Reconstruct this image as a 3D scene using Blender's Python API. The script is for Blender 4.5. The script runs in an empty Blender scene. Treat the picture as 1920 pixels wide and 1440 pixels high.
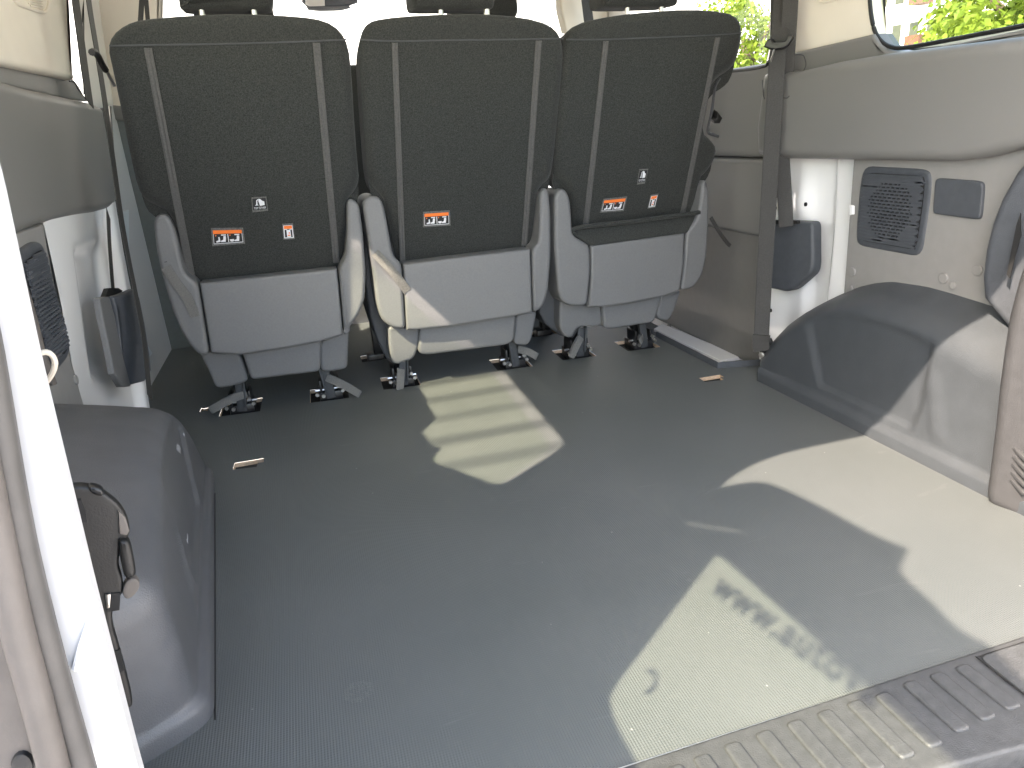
import bpy, bmesh, math, random
from mathutils import Vector as V, Matrix, Quaternion

scene = bpy.context.scene
COL = scene.collection
R = math.radians
rnd = random.Random(7)

# ------------------------------------------------------------------ camera
# rows = van axes (x right, y forward, z up) written in camera axes (right, down, forward)
RX = V((0.95561047, -0.16101541, 0.24674412))
RY = V((-0.28622669, -0.30871593, 0.90706601))
RZ = V((-0.06987777, -0.93742654, -0.34109909))
FPX = 1331.0
CAM = V((-0.3663, 0.0, 0.66))
cam_data = bpy.data.cameras.new("camera")
cam = bpy.data.objects.new("camera", cam_data)
COL.objects.link(cam)
M3 = Matrix(((RX[0], -RX[1], -RX[2]), (RY[0], -RY[1], -RY[2]), (RZ[0], -RZ[1], -RZ[2])))
cam.matrix_world = Matrix.Translation(CAM) @ M3.to_4x4()
cam_data.sensor_width = 36.0
cam_data.lens = FPX / 1920.0 * 36.0
cam_data.clip_start = 0.02
cam_data.clip_end = 500.0
scene.camera = cam

# ------------------------------------------------------------------ light
SUN_D = V((0.85, 0.55, -1.0))                     # direction the sunlight travels
ELEV = math.atan2(1.0, math.hypot(0.85, 0.55))
world = bpy.data.worlds.new("World")
scene.world = world
world.use_nodes = True
wn = world.node_tree
sky = wn.nodes.new("ShaderNodeTexSky")
sky.sky_type = 'NISHITA'
sky.sun_disc = False
sky.sun_elevation = ELEV
sky.sun_rotation = math.atan2(-0.85, -0.55)
sky.air_density = 1.0
sky.dust_density = 2.0
sky.ozone_density = 0.6
bg = wn.nodes["Background"]
bg.inputs[1].default_value = 0.15
wn.links.new(sky.outputs[0], bg.inputs[0])
sun_l = bpy.data.lights.new("sun", 'SUN')
sun_l.energy = 2.4
sun_l.angle = R(0.48)
sun_l.color = (1.0, 0.865, 0.74)
sun = bpy.data.objects.new("sun", sun_l)
sun.rotation_euler = SUN_D.to_track_quat('-Z', 'Y').to_euler()
sun.location = (-6, -4, 8)
COL.objects.link(sun)
vs = scene.view_settings
vs.view_transform = 'Standard'
vs.look = 'None'
vs.exposure = 2.98
vs.gamma = 1.0
vs.use_white_balance = True
vs.white_balance_temperature = 6850.0
vs.white_balance_tint = 10.0
vs.use_curve_mapping = False
scene.cycles.max_bounces = 10
scene.cycles.diffuse_bounces = 6
scene.cycles.transparent_max_bounces = 12
scene.cycles.use_denoising = True
scene.cycles.sample_clamp_indirect = 6.0

# ------------------------------------------------------------------ measuring helpers
def ray(px, py):
    d = V((px - 960.0, py - 720.0, FPX))
    return V((RX.dot(d), RY.dot(d), RZ.dot(d)))
def fl(px, py, z=0.0):
    d = ray(px, py); return CAM + d * ((z - CAM.z) / d.z)
def ox(px, py, x):
    d = ray(px, py); return CAM + d * ((x - CAM.x) / d.x)
def oy(px, py, y):
    d = ray(px, py); return CAM + d * ((y - CAM.y) / d.y)
def on(px, py, P, n):
    d = ray(px, py); return CAM + d * ((P - CAM).dot(n) / d.dot(n))
def FL(pts, z=0.0): return [fl(a, b, z) for a, b in pts]
def OX(pts, x): return [ox(a, b, x) for a, b in pts]
def OY(pts, y): return [oy(a, b, y) for a, b in pts]

# ------------------------------------------------------------------ materials
def mat(name, col, rough=0.5, nscale=0.0, namt=0.0, bscale=0.0, bstr=0.0, metal=0.0, spec=0.5, col2=None,
        coat=0.0, bdist=0.001, detail=3.0, stretch=None, sheen=0.0):
    m = bpy.data.materials.new(name); m.use_nodes = True
    nt = m.node_tree; b = nt.nodes["Principled BSDF"]
    b.inputs["Base Color"].default_value = (*col, 1)
    b.inputs["Roughness"].default_value = rough
    b.inputs["Metallic"].default_value = metal
    b.inputs["Specular IOR Level"].default_value = spec
    b.inputs["Coat Weight"].default_value = coat
    b.inputs["Coat Roughness"].default_value = 0.08
    b.inputs["Sheen Weight"].default_value = sheen
    tc = nt.nodes.new("ShaderNodeTexCoord")
    src = tc.outputs["Object"]
    if stretch:
        mp = nt.nodes.new("ShaderNodeMapping"); mp.inputs["Scale"].default_value = stretch
        nt.links.new(src, mp.inputs[0]); src = mp.outputs[0]
    if nscale:
        n = nt.nodes.new("ShaderNodeTexNoise"); n.inputs["Scale"].default_value = nscale
        n.inputs["Detail"].default_value = detail
        nt.links.new(src, n.inputs["Vector"])
        r = nt.nodes.new("ShaderNodeValToRGB")
        c2 = col2 or tuple(min(1, c * (1 + namt)) for c in col)
        c1 = tuple(c * (1 - namt) for c in col)
        r.color_ramp.elements[0].color = (*c1, 1); r.color_ramp.elements[0].position = 0.3
        r.color_ramp.elements[1].color = (*c2, 1); r.color_ramp.elements[1].position = 0.7
        nt.links.new(n.outputs[0], r.inputs[0]); nt.links.new(r.outputs[0], b.inputs["Base Color"])
    if bscale:
        n2 = nt.nodes.new("ShaderNodeTexNoise"); n2.inputs["Scale"].default_value = bscale
        n2.inputs["Detail"].default_value = 2.0
        nt.links.new(src, n2.inputs["Vector"])
        bp = nt.nodes.new("ShaderNodeBump"); bp.inputs["Strength"].default_value = bstr
        bp.inputs["Distance"].default_value = bdist
        nt.links.new(n2.outputs[0], bp.inputs["Height"]); nt.links.new(bp.outputs[0], b.inputs["Normal"])
    return m

M = {}
M['fabric'] = mat('black_fabric', (0.034, 0.036, 0.034), 0.95, 420, 0.45, 500, 0.6, spec=0.15, sheen=0.12)
M['fabric_grey'] = mat('grey_zip_tape', (0.088, 0.087, 0.085), 0.85, 300, 0.15, 500, 0.3, spec=0.2)
M['shell'] = mat('grey_seat_plastic', (0.138, 0.140, 0.142), 0.5, 260, 0.06, 700, 0.35, spec=0.45)
M['shell_dark'] = mat('dark_seat_plastic', (0.05, 0.053, 0.057), 0.55, 200, 0.08, 700, 0.3)
M['panel'] = mat('warm_grey_panel_plastic', (0.183, 0.180, 0.174), 0.45, 3.0, 0.03, 900, 0.2)
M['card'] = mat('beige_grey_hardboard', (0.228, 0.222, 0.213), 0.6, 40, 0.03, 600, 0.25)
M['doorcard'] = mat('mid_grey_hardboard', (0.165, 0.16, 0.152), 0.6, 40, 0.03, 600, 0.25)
M['navy'] = mat('dark_slate_plastic', (0.062, 0.068, 0.078), 0.5, 60, 0.08, 650, 0.45, spec=0.45)
M['arch'] = mat('slate_wheel_arch_plastic', (0.052, 0.058, 0.065), 0.40, 25, 0.07, 600, 0.55, spec=0.5)
M['trim_d'] = mat('dark_grey_pillar_plastic', (0.046, 0.046, 0.048), 0.45, 60, 0.08, 650, 0.45, spec=0.45)
M['arch_l'] = mat('slate_arch_plastic_lit', (0.078, 0.081, 0.088), 0.5, 25, 0.08, 600, 0.6, spec=0.8)  # same plastic as the right arch, lightened to carry the brighter light there
M['teal'] = mat('blue_grey_vinyl_panel', (0.036, 0.043, 0.046), 0.6, 60, 0.06, 500, 0.2)
M['cream'] = mat('cream_headliner', (0.76, 0.71, 0.62), 0.75, 8, 0.03, 500, 0.15, spec=0.3)
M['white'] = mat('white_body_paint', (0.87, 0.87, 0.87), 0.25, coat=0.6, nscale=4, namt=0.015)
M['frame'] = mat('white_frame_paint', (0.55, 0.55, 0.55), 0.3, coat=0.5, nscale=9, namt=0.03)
M['silver'] = mat('pale_painted_steel', (0.55, 0.60, 0.62), 0.3, coat=0.3, nscale=6, namt=0.04)
M['black'] = mat('black_metal', (0.012, 0.012, 0.013), 0.35, 80, 0.2, spec=0.5)
M['panel_d'] = mat('shaded_grey_door_trim', (0.19, 0.185, 0.178), 0.5, 3.0, 0.03, 900, 0.2)
M['board'] = mat('blue_grey_bulkhead_board', (0.17, 0.195, 0.20), 0.6, 60, 0.05, 500, 0.2)
M['blackp'] = mat('black_plastic', (0.010, 0.0095, 0.009), 0.5, 50, 0.1, 500, 0.2)
M['hole'] = mat('bare_dark_steel', (0.006, 0.006, 0.006), 0.7, 40, 0.2)
M['steel'] = mat('zinc_bolt', (0.55, 0.53, 0.50), 0.3, 90, 0.1, metal=1.0)
M['ply'] = mat('cut_plywood_edge', (0.55, 0.40, 0.27), 0.8, 120, 0.25, stretch=(1, 1, 6))
M['web'] = mat('grey_belt_webbing', (0.046, 0.045, 0.043), 0.7, 500, 0.25, 900, 0.4, spec=0.3)
M['webd'] = mat('dark_belt_webbing', (0.04, 0.039, 0.037), 0.75, 500, 0.25, 900, 0.4, spec=0.3)
M['strap'] = mat('grey_pull_strap', (0.14, 0.138, 0.13), 0.8, 500, 0.2, 900, 0.5, spec=0.3)
M['strap_l'] = mat('pale_pull_strap', (0.16, 0.155, 0.14), 0.85, 300, 0.2, 900, 0.5, spec=0.3)
M['rubber'] = mat('grey_rubber_seal', (0.068, 0.063, 0.058), 0.55, 30, 0.1, 300, 0.2)
M['rubber2'] = mat('taupe_rubber_seal', (0.105, 0.092, 0.082), 0.6, 30, 0.1, 300, 0.2)
M['rubberk'] = mat('black_rubber_seal', (0.012, 0.012, 0.012), 0.5, 30, 0.1)
M['cord'] = mat('cream_cable', (0.55, 0.50, 0.42), 0.45, 30, 0.05)
M['sill'] = mat('grey_sill_plastic', (0.054, 0.056, 0.058), 0.5, 90, 0.15, 500, 0.5)
M['orange'] = mat('orange_print', (0.85, 0.19, 0.03), 0.6, 60, 0.05)
M['wprint'] = mat('white_print', (0.72, 0.73, 0.76), 0.6, 90, 0.06)
M['kprint'] = mat('black_woven_label', (0.02, 0.02, 0.022), 0.8, 300, 0.3)
M['gprint'] = mat('grey_woven_label', (0.11, 0.11, 0.105), 0.85, 400, 0.4)
M['pavement'] = mat('pale_pavement', (0.60, 0.585, 0.555), 0.9, 3, 0.15)
M['render'] = mat('white_wall_render', (0.80, 0.79, 0.77), 0.85, 2, 0.05)
M['brick'] = mat('brown_balcony_cladding', (0.10, 0.045, 0.028), 0.8, 5, 0.2)
M['bark'] = mat('grey_brown_bark', (0.10, 0.075, 0.055), 0.9, 12, 0.3)
M['winglass'] = mat('dark_window_pane', (0.05, 0.055, 0.04), 0.3, 3, 0.1)

def glass(name, tint):
    m = bpy.data.materials.new(name); m.use_nodes = True
    nt = m.node_tree; nt.nodes.remove(nt.nodes["Principled BSDF"])
    t = nt.nodes.new("ShaderNodeBsdfTransparent"); t.inputs[0].default_value = (*tint, 1)
    g = nt.nodes.new("ShaderNodeBsdfGlossy"); g.inputs["Roughness"].default_value = 0.02
    lw = nt.nodes.new("ShaderNodeLayerWeight"); lw.inputs[0].default_value = 0.5
    pw = nt.nodes.new("ShaderNodeMath"); pw.operation = 'POWER'; pw.inputs[1].default_value = 5.0
    nt.links.new(lw.outputs["Facing"], pw.inputs[0])
    f = nt.nodes.new("ShaderNodeMath"); f.operation = 'MULTIPLY_ADD'; f.inputs[1].default_value = 0.5; f.inputs[2].default_value = 0.03
    nt.links.new(pw.outputs[0], f.inputs[0])
    mx = nt.nodes.new("ShaderNodeMixShader")
    nt.links.new(f.outputs[0], mx.inputs[0]); nt.links.new(t.outputs[0], mx.inputs[1]); nt.links.new(g.outputs[0], mx.inputs[2])
    nt.links.new(mx.outputs[0], nt.nodes["Material Output"].inputs[0])
    return m
M['glass'] = glass('green_tinted_glass', (0.86, 0.92, 0.79))
M['glass_clear'] = glass('lightly_tinted_glass', (0.90, 0.94, 0.90))

def leafmat(name, c1, c2):
    m = mat(name, c1, 0.6, 1.4, 0.0, col2=c2, spec=0.3)
    nt = m.node_tree; b = nt.nodes["Principled BSDF"]
    tr = nt.nodes.new("ShaderNodeBsdfTranslucent")
    src = b.inputs["Base Color"].links[0].from_socket
    nt.links.new(src, tr.inputs[0])
    mx = nt.nodes.new("ShaderNodeMixShader"); mx.inputs[0].default_value = 0.4
    nt.links.new(b.outputs[0], mx.inputs[1]); nt.links.new(tr.outputs[0], mx.inputs[2])
    nt.links.new(mx.outputs[0], nt.nodes["Material Output"].inputs[0])
    return m
M['leaf'] = leafmat('lime_green_leaves', (0.10, 0.16, 0.02), (0.20, 0.27, 0.03))
M['leaf2'] = leafmat('mid_green_leaves', (0.06, 0.12, 0.02), (0.13, 0.19, 0.03))

# floor vinyl: fine ribs along the van, faint scuffs and pale dust specks
def floormat():
    m = mat('dark_ribbed_floor_vinyl', (0.098, 0.105, 0.106), 0.48, spec=0.5)
    nt = m.node_tree; b = nt.nodes["Principled BSDF"]; L = nt.links.new
    tc = nt.nodes.new("ShaderNodeTexCoord")
    w = nt.nodes.new("ShaderNodeTexWave"); w.wave_type = 'BANDS'; w.bands_direction = 'X'
    w.inputs["Scale"].default_value = 90.0; L(tc.outputs["Object"], w.inputs["Vector"])
    w2 = nt.nodes.new("ShaderNodeTexWave"); w2.wave_type = 'BANDS'; w2.bands_direction = 'Y'
    w2.inputs["Scale"].default_value = 90.0; L(tc.outputs["Object"], w2.inputs["Vector"])
    ml = nt.nodes.new("ShaderNodeMath"); ml.operation = 'MULTIPLY_ADD'; ml.inputs[1].default_value = 0.35
    L(w2.outputs["Fac"], ml.inputs[0]); L(w.outputs["Fac"], ml.inputs[2])
    bp = nt.nodes.new("ShaderNodeBump"); bp.inputs["Strength"].default_value = 0.55; bp.inputs["Distance"].default_value = 0.0007
    L(ml.outputs[0], bp.inputs["Height"]); L(bp.outputs[0], b.inputs["Normal"])
    n = nt.nodes.new("ShaderNodeTexNoise"); n.inputs["Scale"].default_value = 2.6; n.inputs["Detail"].default_value = 6
    L(tc.outputs["Object"], n.inputs["Vector"])
    r = nt.nodes.new("ShaderNodeValToRGB")
    r.color_ramp.elements[0].color = (0.0875, 0.0965, 0.0955, 1); r.color_ramp.elements[0].position = 0.35
    r.color_ramp.elements[1].color = (0.105, 0.113, 0.112, 1); r.color_ramp.elements[1].position = 0.68
    L(n.outputs[0], r.inputs[0])
    # scuffs: stretched thresholded noise
    mp = nt.nodes.new("ShaderNodeMapping"); mp.inputs["Scale"].default_value = (3, 14, 1); mp.inputs["Rotation"].default_value = (0, 0, 0.5)
    L(tc.outputs["Object"], mp.inputs[0])
    s = nt.nodes.new("ShaderNodeTexNoise"); s.inputs["Scale"].default_value = 2.0; s.inputs["Detail"].default_value = 8; s.inputs["Distortion"].default_value = 1.2
    L(mp.outputs[0], s.inputs["Vector"])
    sr = nt.nodes.new("ShaderNodeValToRGB"); sr.color_ramp.elements[0].position = 0.66; sr.color_ramp.elements[1].position = 0.80
    sr.color_ramp.elements[1].color = (0.35, 0.35, 0.35, 1)
    L(s.outputs[0], sr.inputs[0])
    # dust specks
    vo = nt.nodes.new("ShaderNodeTexVoronoi"); vo.inputs["Scale"].default_value = 16.0; L(tc.outputs["Object"], vo.inputs["Vector"])
    sp = nt.nodes.new("ShaderNodeMath"); sp.operation = 'LESS_THAN'; sp.inputs[1].default_value = 0.022; L(vo.outputs["Distance"], sp.inputs[0])
    mx = nt.nodes.new("ShaderNodeMixRGB"); mx.inputs[2].default_value = (0.19, 0.19, 0.185, 1)
    L(sr.outputs[0], mx.inputs[0]); L(r.outputs[0], mx.inputs[1])
    sc = nt.nodes.new("ShaderNodeMath"); sc.operation = 'MULTIPLY'; sc.inputs[1].default_value = 0.6; L(sp.outputs[0], sc.inputs[0])
    mx2 = nt.nodes.new("ShaderNodeMixRGB"); mx2.inputs[2].default_value = (0.4, 0.39, 0.37, 1)
    L(sc.outputs[0], mx2.inputs[0]); L(mx.outputs[0], mx2.inputs[1])
    L(mx2.outputs[0], b.inputs["Base Color"])
    return m
M['floor'] = floormat()

# ------------------------------------------------------------------ mesh helpers
def obj(name, bm, mats, parent=None, smooth=40, flip=False):
    bmesh.ops.remove_doubles(bm, verts=bm.verts, dist=1e-6)
    me = bpy.data.meshes.new(name)
    bm.to_mesh(me); bm.free()
    if not isinstance(mats, (list, tuple)): mats = [mats]
    for m in mats: me.materials.append(m)
    for p in me.polygons: p.use_smooth = True
    me.set_sharp_from_angle(angle=R(smooth))
    o = bpy.data.objects.new(name, me); COL.objects.link(o)
    if parent is not None:
        o.parent = parent
        w = Matrix.Translation(parent['_loc']) if '_loc' in parent else Matrix.Identity(4)
        o.matrix_parent_inverse = w.inverted()
    return o
def thing(name, label, cat, loc, group=None):
    o = bpy.data.objects.new(name, None); COL.objects.link(o)
    o.location = loc; o.empty_display_size = 0.05
    o['_loc'] = [float(c) for c in loc]
    o['label'] = label; o['category'] = cat
    if group: o['group'] = group
    return o
def tag(o, label, cat, group=None):
    o['label'] = label; o['category'] = cat
    if group: o['group'] = group
    return o
def struct(name, bm, m, label=None):
    o = obj(name, bm, m); o['kind'] = 'structure'
    if label: o['label'] = label
    return o

def basis(n):
    n = n.normalized()
    up = V((0, 0, 1)) if abs(n.z) < 0.9 else V((0, 1, 0))
    u = up.cross(n).normalized(); v = n.cross(u)
    return u, v, n
def area2(p): return 0.5 * sum(p[i][0] * p[(i + 1) % len(p)][1] - p[(i + 1) % len(p)][0] * p[i][1] for i in range(len(p)))
def inset2(p, d):
    k = len(p); out = []
    for i in range(k):
        a, b, c = V(p[i - 1]), V(p[i]), V(p[(i + 1) % k])
        e1 = (b - a); e2 = (c - b)
        if e1.length < 1e-9 or e2.length < 1e-9: out.append(b.copy()); continue
        e1.normalize(); e2.normalize()
        n1 = V((-e1.y, e1.x)); n2 = V((-e2.y, e2.x))
        den = 1 + n1.dot(n2)
        m = (n1 + n2) / max(den, 0.35)
        out.append(b + m * d)
    return out
def round2(p, r, seg=4):
    k = len(p); out = []
    for i in range(k):
        a, b, c = V(p[i - 1]), V(p[i]), V(p[(i + 1) % k])
        ri = r[i] if isinstance(r, (list, tuple)) else r
        d1 = min(ri, (a - b).length * 0.48); d2 = min(ri, (c - b).length * 0.48)
        if ri <= 0: out.append(b); continue
        s = b + (a - b).normalized() * d1; e = b + (c - b).normalized() * d2
        for j in range(seg + 1):
            t = j / seg
            out.append(s * (1 - t) ** 2 + b * 2 * t * (1 - t) + e * t * t)
    return out
def smooth2(p, it=2):
    for _ in range(it):
        q = []
        for i in range(len(p)):
            a, b = V(p[i]), V(p[(i + 1) % len(p)])
            q += [a * 0.75 + b * 0.25, a * 0.25 + b * 0.75]
        p = q
    return p
def capface(bm, vs, mi=0):
    try:
        f = bm.faces.new(vs); f.material_index = mi
        r = bmesh.ops.triangulate(bm, faces=[f], quad_method='BEAUTY', ngon_method='BEAUTY')
        for g in r['faces']: g.material_index = mi
    except ValueError:
        pass
def plate(bm, pts, n, th, bev=0.0, seg=3, mi=0, rnd_r=0.0, sm=0, back=True, bulge=0.0, ext=None):
    """solid slab: outline pts (3D, in one plane), front facing n, thickness th behind, rounded front edge"""
    u, v, n = basis(n); P0 = pts[0]
    e_ = n if ext is None else ext.normalized()
    p2 = [V(((p - P0).dot(u), (p - P0).dot(v))) for p in pts]
    if area2(p2) < 0: p2.reverse()
    if rnd_r: p2 = round2(p2, max(rnd_r, bev * 1.5 + 0.002))
    if sm: p2 = smooth2(p2, sm)
    rings = []
    def ring(ins, dep):
        q = inset2(p2, ins) if ins else p2
        rings.append([bm.verts.new(P0 + u * a[0] + v * a[1] - e_ * dep) for a in q])
    if back: ring(0, th)
    if bev > 0:
        for k in range(seg + 1):
            a = k / seg * math.pi / 2
            ring(bev * (1 - math.cos(a)), bev * (1 - math.sin(a)))
        ring(bev * 1.12 + 0.0012, 0)
        if bulge:
            for k in (1, 2, 3):
                ring(bev + bulge * k * 0.9, -bulge * 0.12 * (1 - (1 - k / 3) ** 2))
    else: ring(0, 0)
    for r0, r1 in zip(rings, rings[1:]):
        for i in range(len(r0)):
            j = (i + 1) % len(r0)
            try:
                f = bm.faces.new((r0[i], r0[j], r1[j], r1[i])); f.material_index = mi
            except ValueError: pass
    capface(bm, rings[-1], mi)
    if back: capface(bm, list(reversed(rings[0])), mi)
    return bm
def box(bm, c, s, rot=None, mi=0, bev=0.0):
    c = V(c); h = V(s) / 2
    vsx = []
    for dx, dy, dz in ((-1,-1,-1),(1,-1,-1),(1,1,-1),(-1,1,-1),(-1,-1,1),(1,-1,1),(1,1,1),(-1,1,1)):
        p = V((h.x * dx, h.y * dy, h.z * dz))
        if rot is not None: p = rot @ p
        vsx.append(bm.verts.new(c + p))
    fs = []
    for q in ((0,3,2,1),(4,5,6,7),(0,1,5,4),(1,2,6,5),(2,3,7,6),(3,0,4,7)):
        f = bm.faces.new([vsx[i] for i in q]); f.material_index = mi; fs.append(f)
    if bev:
        es = list({e for f in fs for e in f.edges})
        r = bmesh.ops.bevel(bm, geom=es, offset=bev, segments=2, affect='EDGES', profile=0.5)
        for f in r['faces']: f.material_index = mi
    return bm
def frame(t):
    t = t.normalized(); a = V((0, 0, 1)) if abs(t.z) < 0.9 else V((1, 0, 0))
    x = t.cross(a).normalized(); return x, x.cross(t)
def tube(bm, pts, r, seg=8, mi=0, cap=True):
    rings = []
    for i, p in enumerate(pts):
        t = (pts[min(i + 1, len(pts) - 1)] - pts[max(i - 1, 0)])
        x, y = frame(t)
        if rings and x.dot(px_) < 0: x, y = -x, -y
        px_ = x
        rr = r[i] if isinstance(r, (list, tuple)) else r
        rings.append([bm.verts.new(p + x * rr * math.cos(2 * math.pi * k / seg) + y * rr * math.sin(2 * math.pi * k / seg)) for k in range(seg)])
    for a, b in zip(rings, rings[1:]):
        for k in range(seg):
            f = bm.faces.new((a[k], a[(k + 1) % seg], b[(k + 1) % seg], b[k])); f.material_index = mi
    if cap:
        for rg in (rings[0], rings[-1]):
            f = bm.faces.new(rg); f.material_index = mi
    bmesh.ops.recalc_face_normals(bm, faces=bm.faces)
    return bm
def ribbon(bm, pts, wdir, w, th=0.0015, mi=0, ribs=0):
    """flat webbing along pts; wdir = width direction (one or per point); ribs = raised lengthwise lines"""
    k = 2 if not ribs else ribs * 2
    rows = []
    for i, p in enumerate(pts):
        t = (pts[min(i + 1, len(pts) - 1)] - pts[max(i - 1, 0)]).normalized()
        wd = wdir[i] if isinstance(wdir, list) else wdir
        wd = (wd - t * wd.dot(t)).normalized(); n = t.cross(wd).normalized()
        ww = w[i] if isinstance(w, list) else w
        top = []; bot = []
        for j in range(k + 1):
            s = j / k - 0.5
            hgt = th * (0.5 if (j % 2 == 0 or not ribs) else 1.0)
            top.append(bm.verts.new(p + wd * ww * s + n * hgt)); bot.append(bm.verts.new(p + wd * ww * s - n * hgt))
        rows.append(top + bot[::-1])
    m_ = len(rows[0])
    for a, b in zip(rows, rows[1:]):
        for j in range(m_):
            f = bm.faces.new((a[j], a[(j + 1) % m_], b[(j + 1) % m_], b[j])); f.material_index = mi
    for rg in (rows[0], rows[-1]):
        f = bm.faces.new(rg); f.material_index = mi
    bmesh.ops.recalc_face_normals(bm, faces=bm.faces)
    return bm
def edge_on(pts, k):
    out = []
    for p in pts:
        d = (p - CAM).normalized(); lat = d.cross(NZ_).normalized(); out.append(d + lat * k)
    return out
NZ_ = V((0, 0, 1))
def cyl(bm, p0, p1, r, seg=12, mi=0): return tube(bm, [V(p0), V(p1)], r, seg, mi)
def lerp(a, b, t): return a + (b - a) * t
def sstep(a, b, x):
    t = max(0, min(1, (x - a) / (b - a))); return t * t * (3 - 2 * t)
def path(pts, n=24):
    """Catmull-Rom through pts"""
    out = []; k = len(pts)
    for i in range(k - 1):
        p0, p1, p2, p3 = pts[max(i - 1, 0)], pts[i], pts[i + 1], pts[min(i + 2, k - 1)]
        for j in range(n):
            t = j / n
            out.append(0.5 * ((2 * p1) + (p2 - p0) * t + (2 * p0 - 5 * p1 + 4 * p2 - p3) * t * t + (3 * p1 - p0 - 3 * p2 + p3) * t ** 3))
    out.append(pts[-1]); return out
def sheet(bm, outer, holes, z_or_f=None):
    """flat face with holes; outer/holes lists of 3D points"""
    edges = []
    for loop in [outer] + holes:
        vs_ = [bm.verts.new(p) for p in loop]
        edges += [bm.edges.new((vs_[i], vs_[(i + 1) % len(vs_)])) for i in range(len(vs_))]
    r = bmesh.ops.triangle_fill(bm, use_beauty=True, use_dissolve=False, edges=edges)
    return [g for g in r['geom'] if isinstance(g, bmesh.types.BMFace)]
def quadgrid(bm, corners, nu, nv, n, hf, mi=0):
    TL, TR, BR, BL = corners
    g = []
    for j in range(nv + 1):
        row = []
        for i in range(nu + 1):
            u, v = i / nu, j / nv
            p = lerp(lerp(TL, TR, u), lerp(BL, BR, u), v)
            row.append(bm.verts.new(p + n * hf(u, v)))
        g.append(row)
    for j in range(nv):
        for i in range(nu):
            f = bm.faces.new((g[j][i], g[j + 1][i], g[j + 1][i + 1], g[j][i + 1])); f.material_index = mi
    return g
NX = V((1, 0, 0)); NY = V((0, 1, 0)); NZ = V((0, 0, 1))
nb = bmesh.new

# ================================================================== SETTING
bm = nb()
sheet(bm, [V((-60, -40, -0.62)), V((140, -40, -0.62)), V((140, 140, -0.62)), V((-60, 140, -0.62))], [])
for f in bm.faces:
    if f.normal.z < 0: f.normal_flip()
struct('ground', bm, M['pavement'], 'pale sunlit pavement the van stands on')

# --- cargo floor with cut-outs
FEET = {'L': [(455, 771), (622, 746)], 'M': [(757, 722), (967, 687)], 'R': [(1087, 668), (1207, 651)]}
FOOT3 = {k: [fl(*p) for p in v] for k, v in FEET.items()}
FRONTFEET = [fl(705, 672), fl(1020, 626)]
holes = []
for k in FOOT3:
    for p in FOOT3[k]:
        holes.append([(p.x - 0.058, p.y - 0.012), (p.x + 0.045, p.y - 0.022), (p.x + 0.048, p.y + 0.085), (p.x - 0.055, p.y + 0.095)])
for p in FRONTFEET:
    holes.append([(p.x - 0.045, p.y - 0.02), (p.x + 0.045, p.y - 0.02), (p.x + 0.045, p.y + 0.05), (p.x - 0.045, p.y + 0.05)])
for (a, b) in ((437, 877), (1318, 714)):
    p = fl(a, b); holes.append([(p.x, p.y - 0.010), (p.x + 0.050, p.y - 0.018), (p.x + 0.052, p.y + 0.002), (p.x + 0.064, p.y + 0.001), (p.x + 0.064, p.y + 0.022), (p.x + 0.002, p.y + 0.024)])
p = fl(384, 768); holes.append([(p.x - 0.012, p.y - 0.012), (p.x - .002, p.y - .006), (p.x + 0.009, p.y - 0.016), (p.x + 0.007, p.y), (p.x + 0.012, p.y + 0.014), (p.x - 0.002, p.y + .008), (p.x - 0.01, p.y + 0.016)])
bm = nb()
outer = [(-0.96, 0.536), (0.96, 0.536), (0.96, 1.60), (0.655, 1.612), (0.655, 2.67), (-0.96, 2.67)]
sheet(bm, [V((a, b, 0)) for a, b in outer], [[V((a, b, 0)) for a, b in h] for h in holes])
for f in bm.faces:
    f.normal_update()
    if f.normal.z < 0: f.normal_flip()
PLY = 0.011
for h in holes:
    ar = area2([V(q) for q in h])
    if ar < 0: h = h[::-1]
    t = [bm.verts.new((a, b, -0.0006)) for a, b in h]; bt = [bm.verts.new((a, b, -PLY)) for a, b in h]
    for i in range(len(h)):
        j = (i + 1) % len(h)
        f = bm.faces.new((t[j], t[i], bt[i], bt[j])); f.material_index = 1
    f = bm.faces.new(bt); f.material_index = 2
# front and side edges of the plywood
floor_o = struct('floor', bm, [M['floor'], M['ply'], M['hole']], 'dark grey ribbed vinyl load floor of the van')

# --- upturned lip of floor at the right sliding door step
bm = nb()
a0, a1, a2 = fl(1228, 632), fl(1345, 692), fl(1413, 689)
ribbon(bm, [a0 + V((0.006, 0, .008)), a1 + V((0.004, .004, .008)), a1 + V((.02, .003, .008)), a2 + V((0.03, .004, .008))], NZ, 0.018, 0.004)
tag(obj('floor_edge_lip', bm, M['navy']), 'dark raised plastic lip along the floor edge at the right door step', 'floor trim')

# --- door step well on the right
bm = nb()
sheet(bm, [V((0.66, 1.60, -0.10)), V((0.96, 1.60, -0.10)), V((0.96, 2.67, -0.10)), V((0.66, 2.67, -0.10))], [])
box(bm, (0.662, 2.14, -0.055), (0.004, 1.05, 0.09))
box(bm, (0.82, 1.617, -0.055), (0.3, 0.008, 0.09))
tag(obj('door_step', bm, M['teal']), 'sunken step inside the right sliding door, beside the right seat', 'step')

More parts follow.
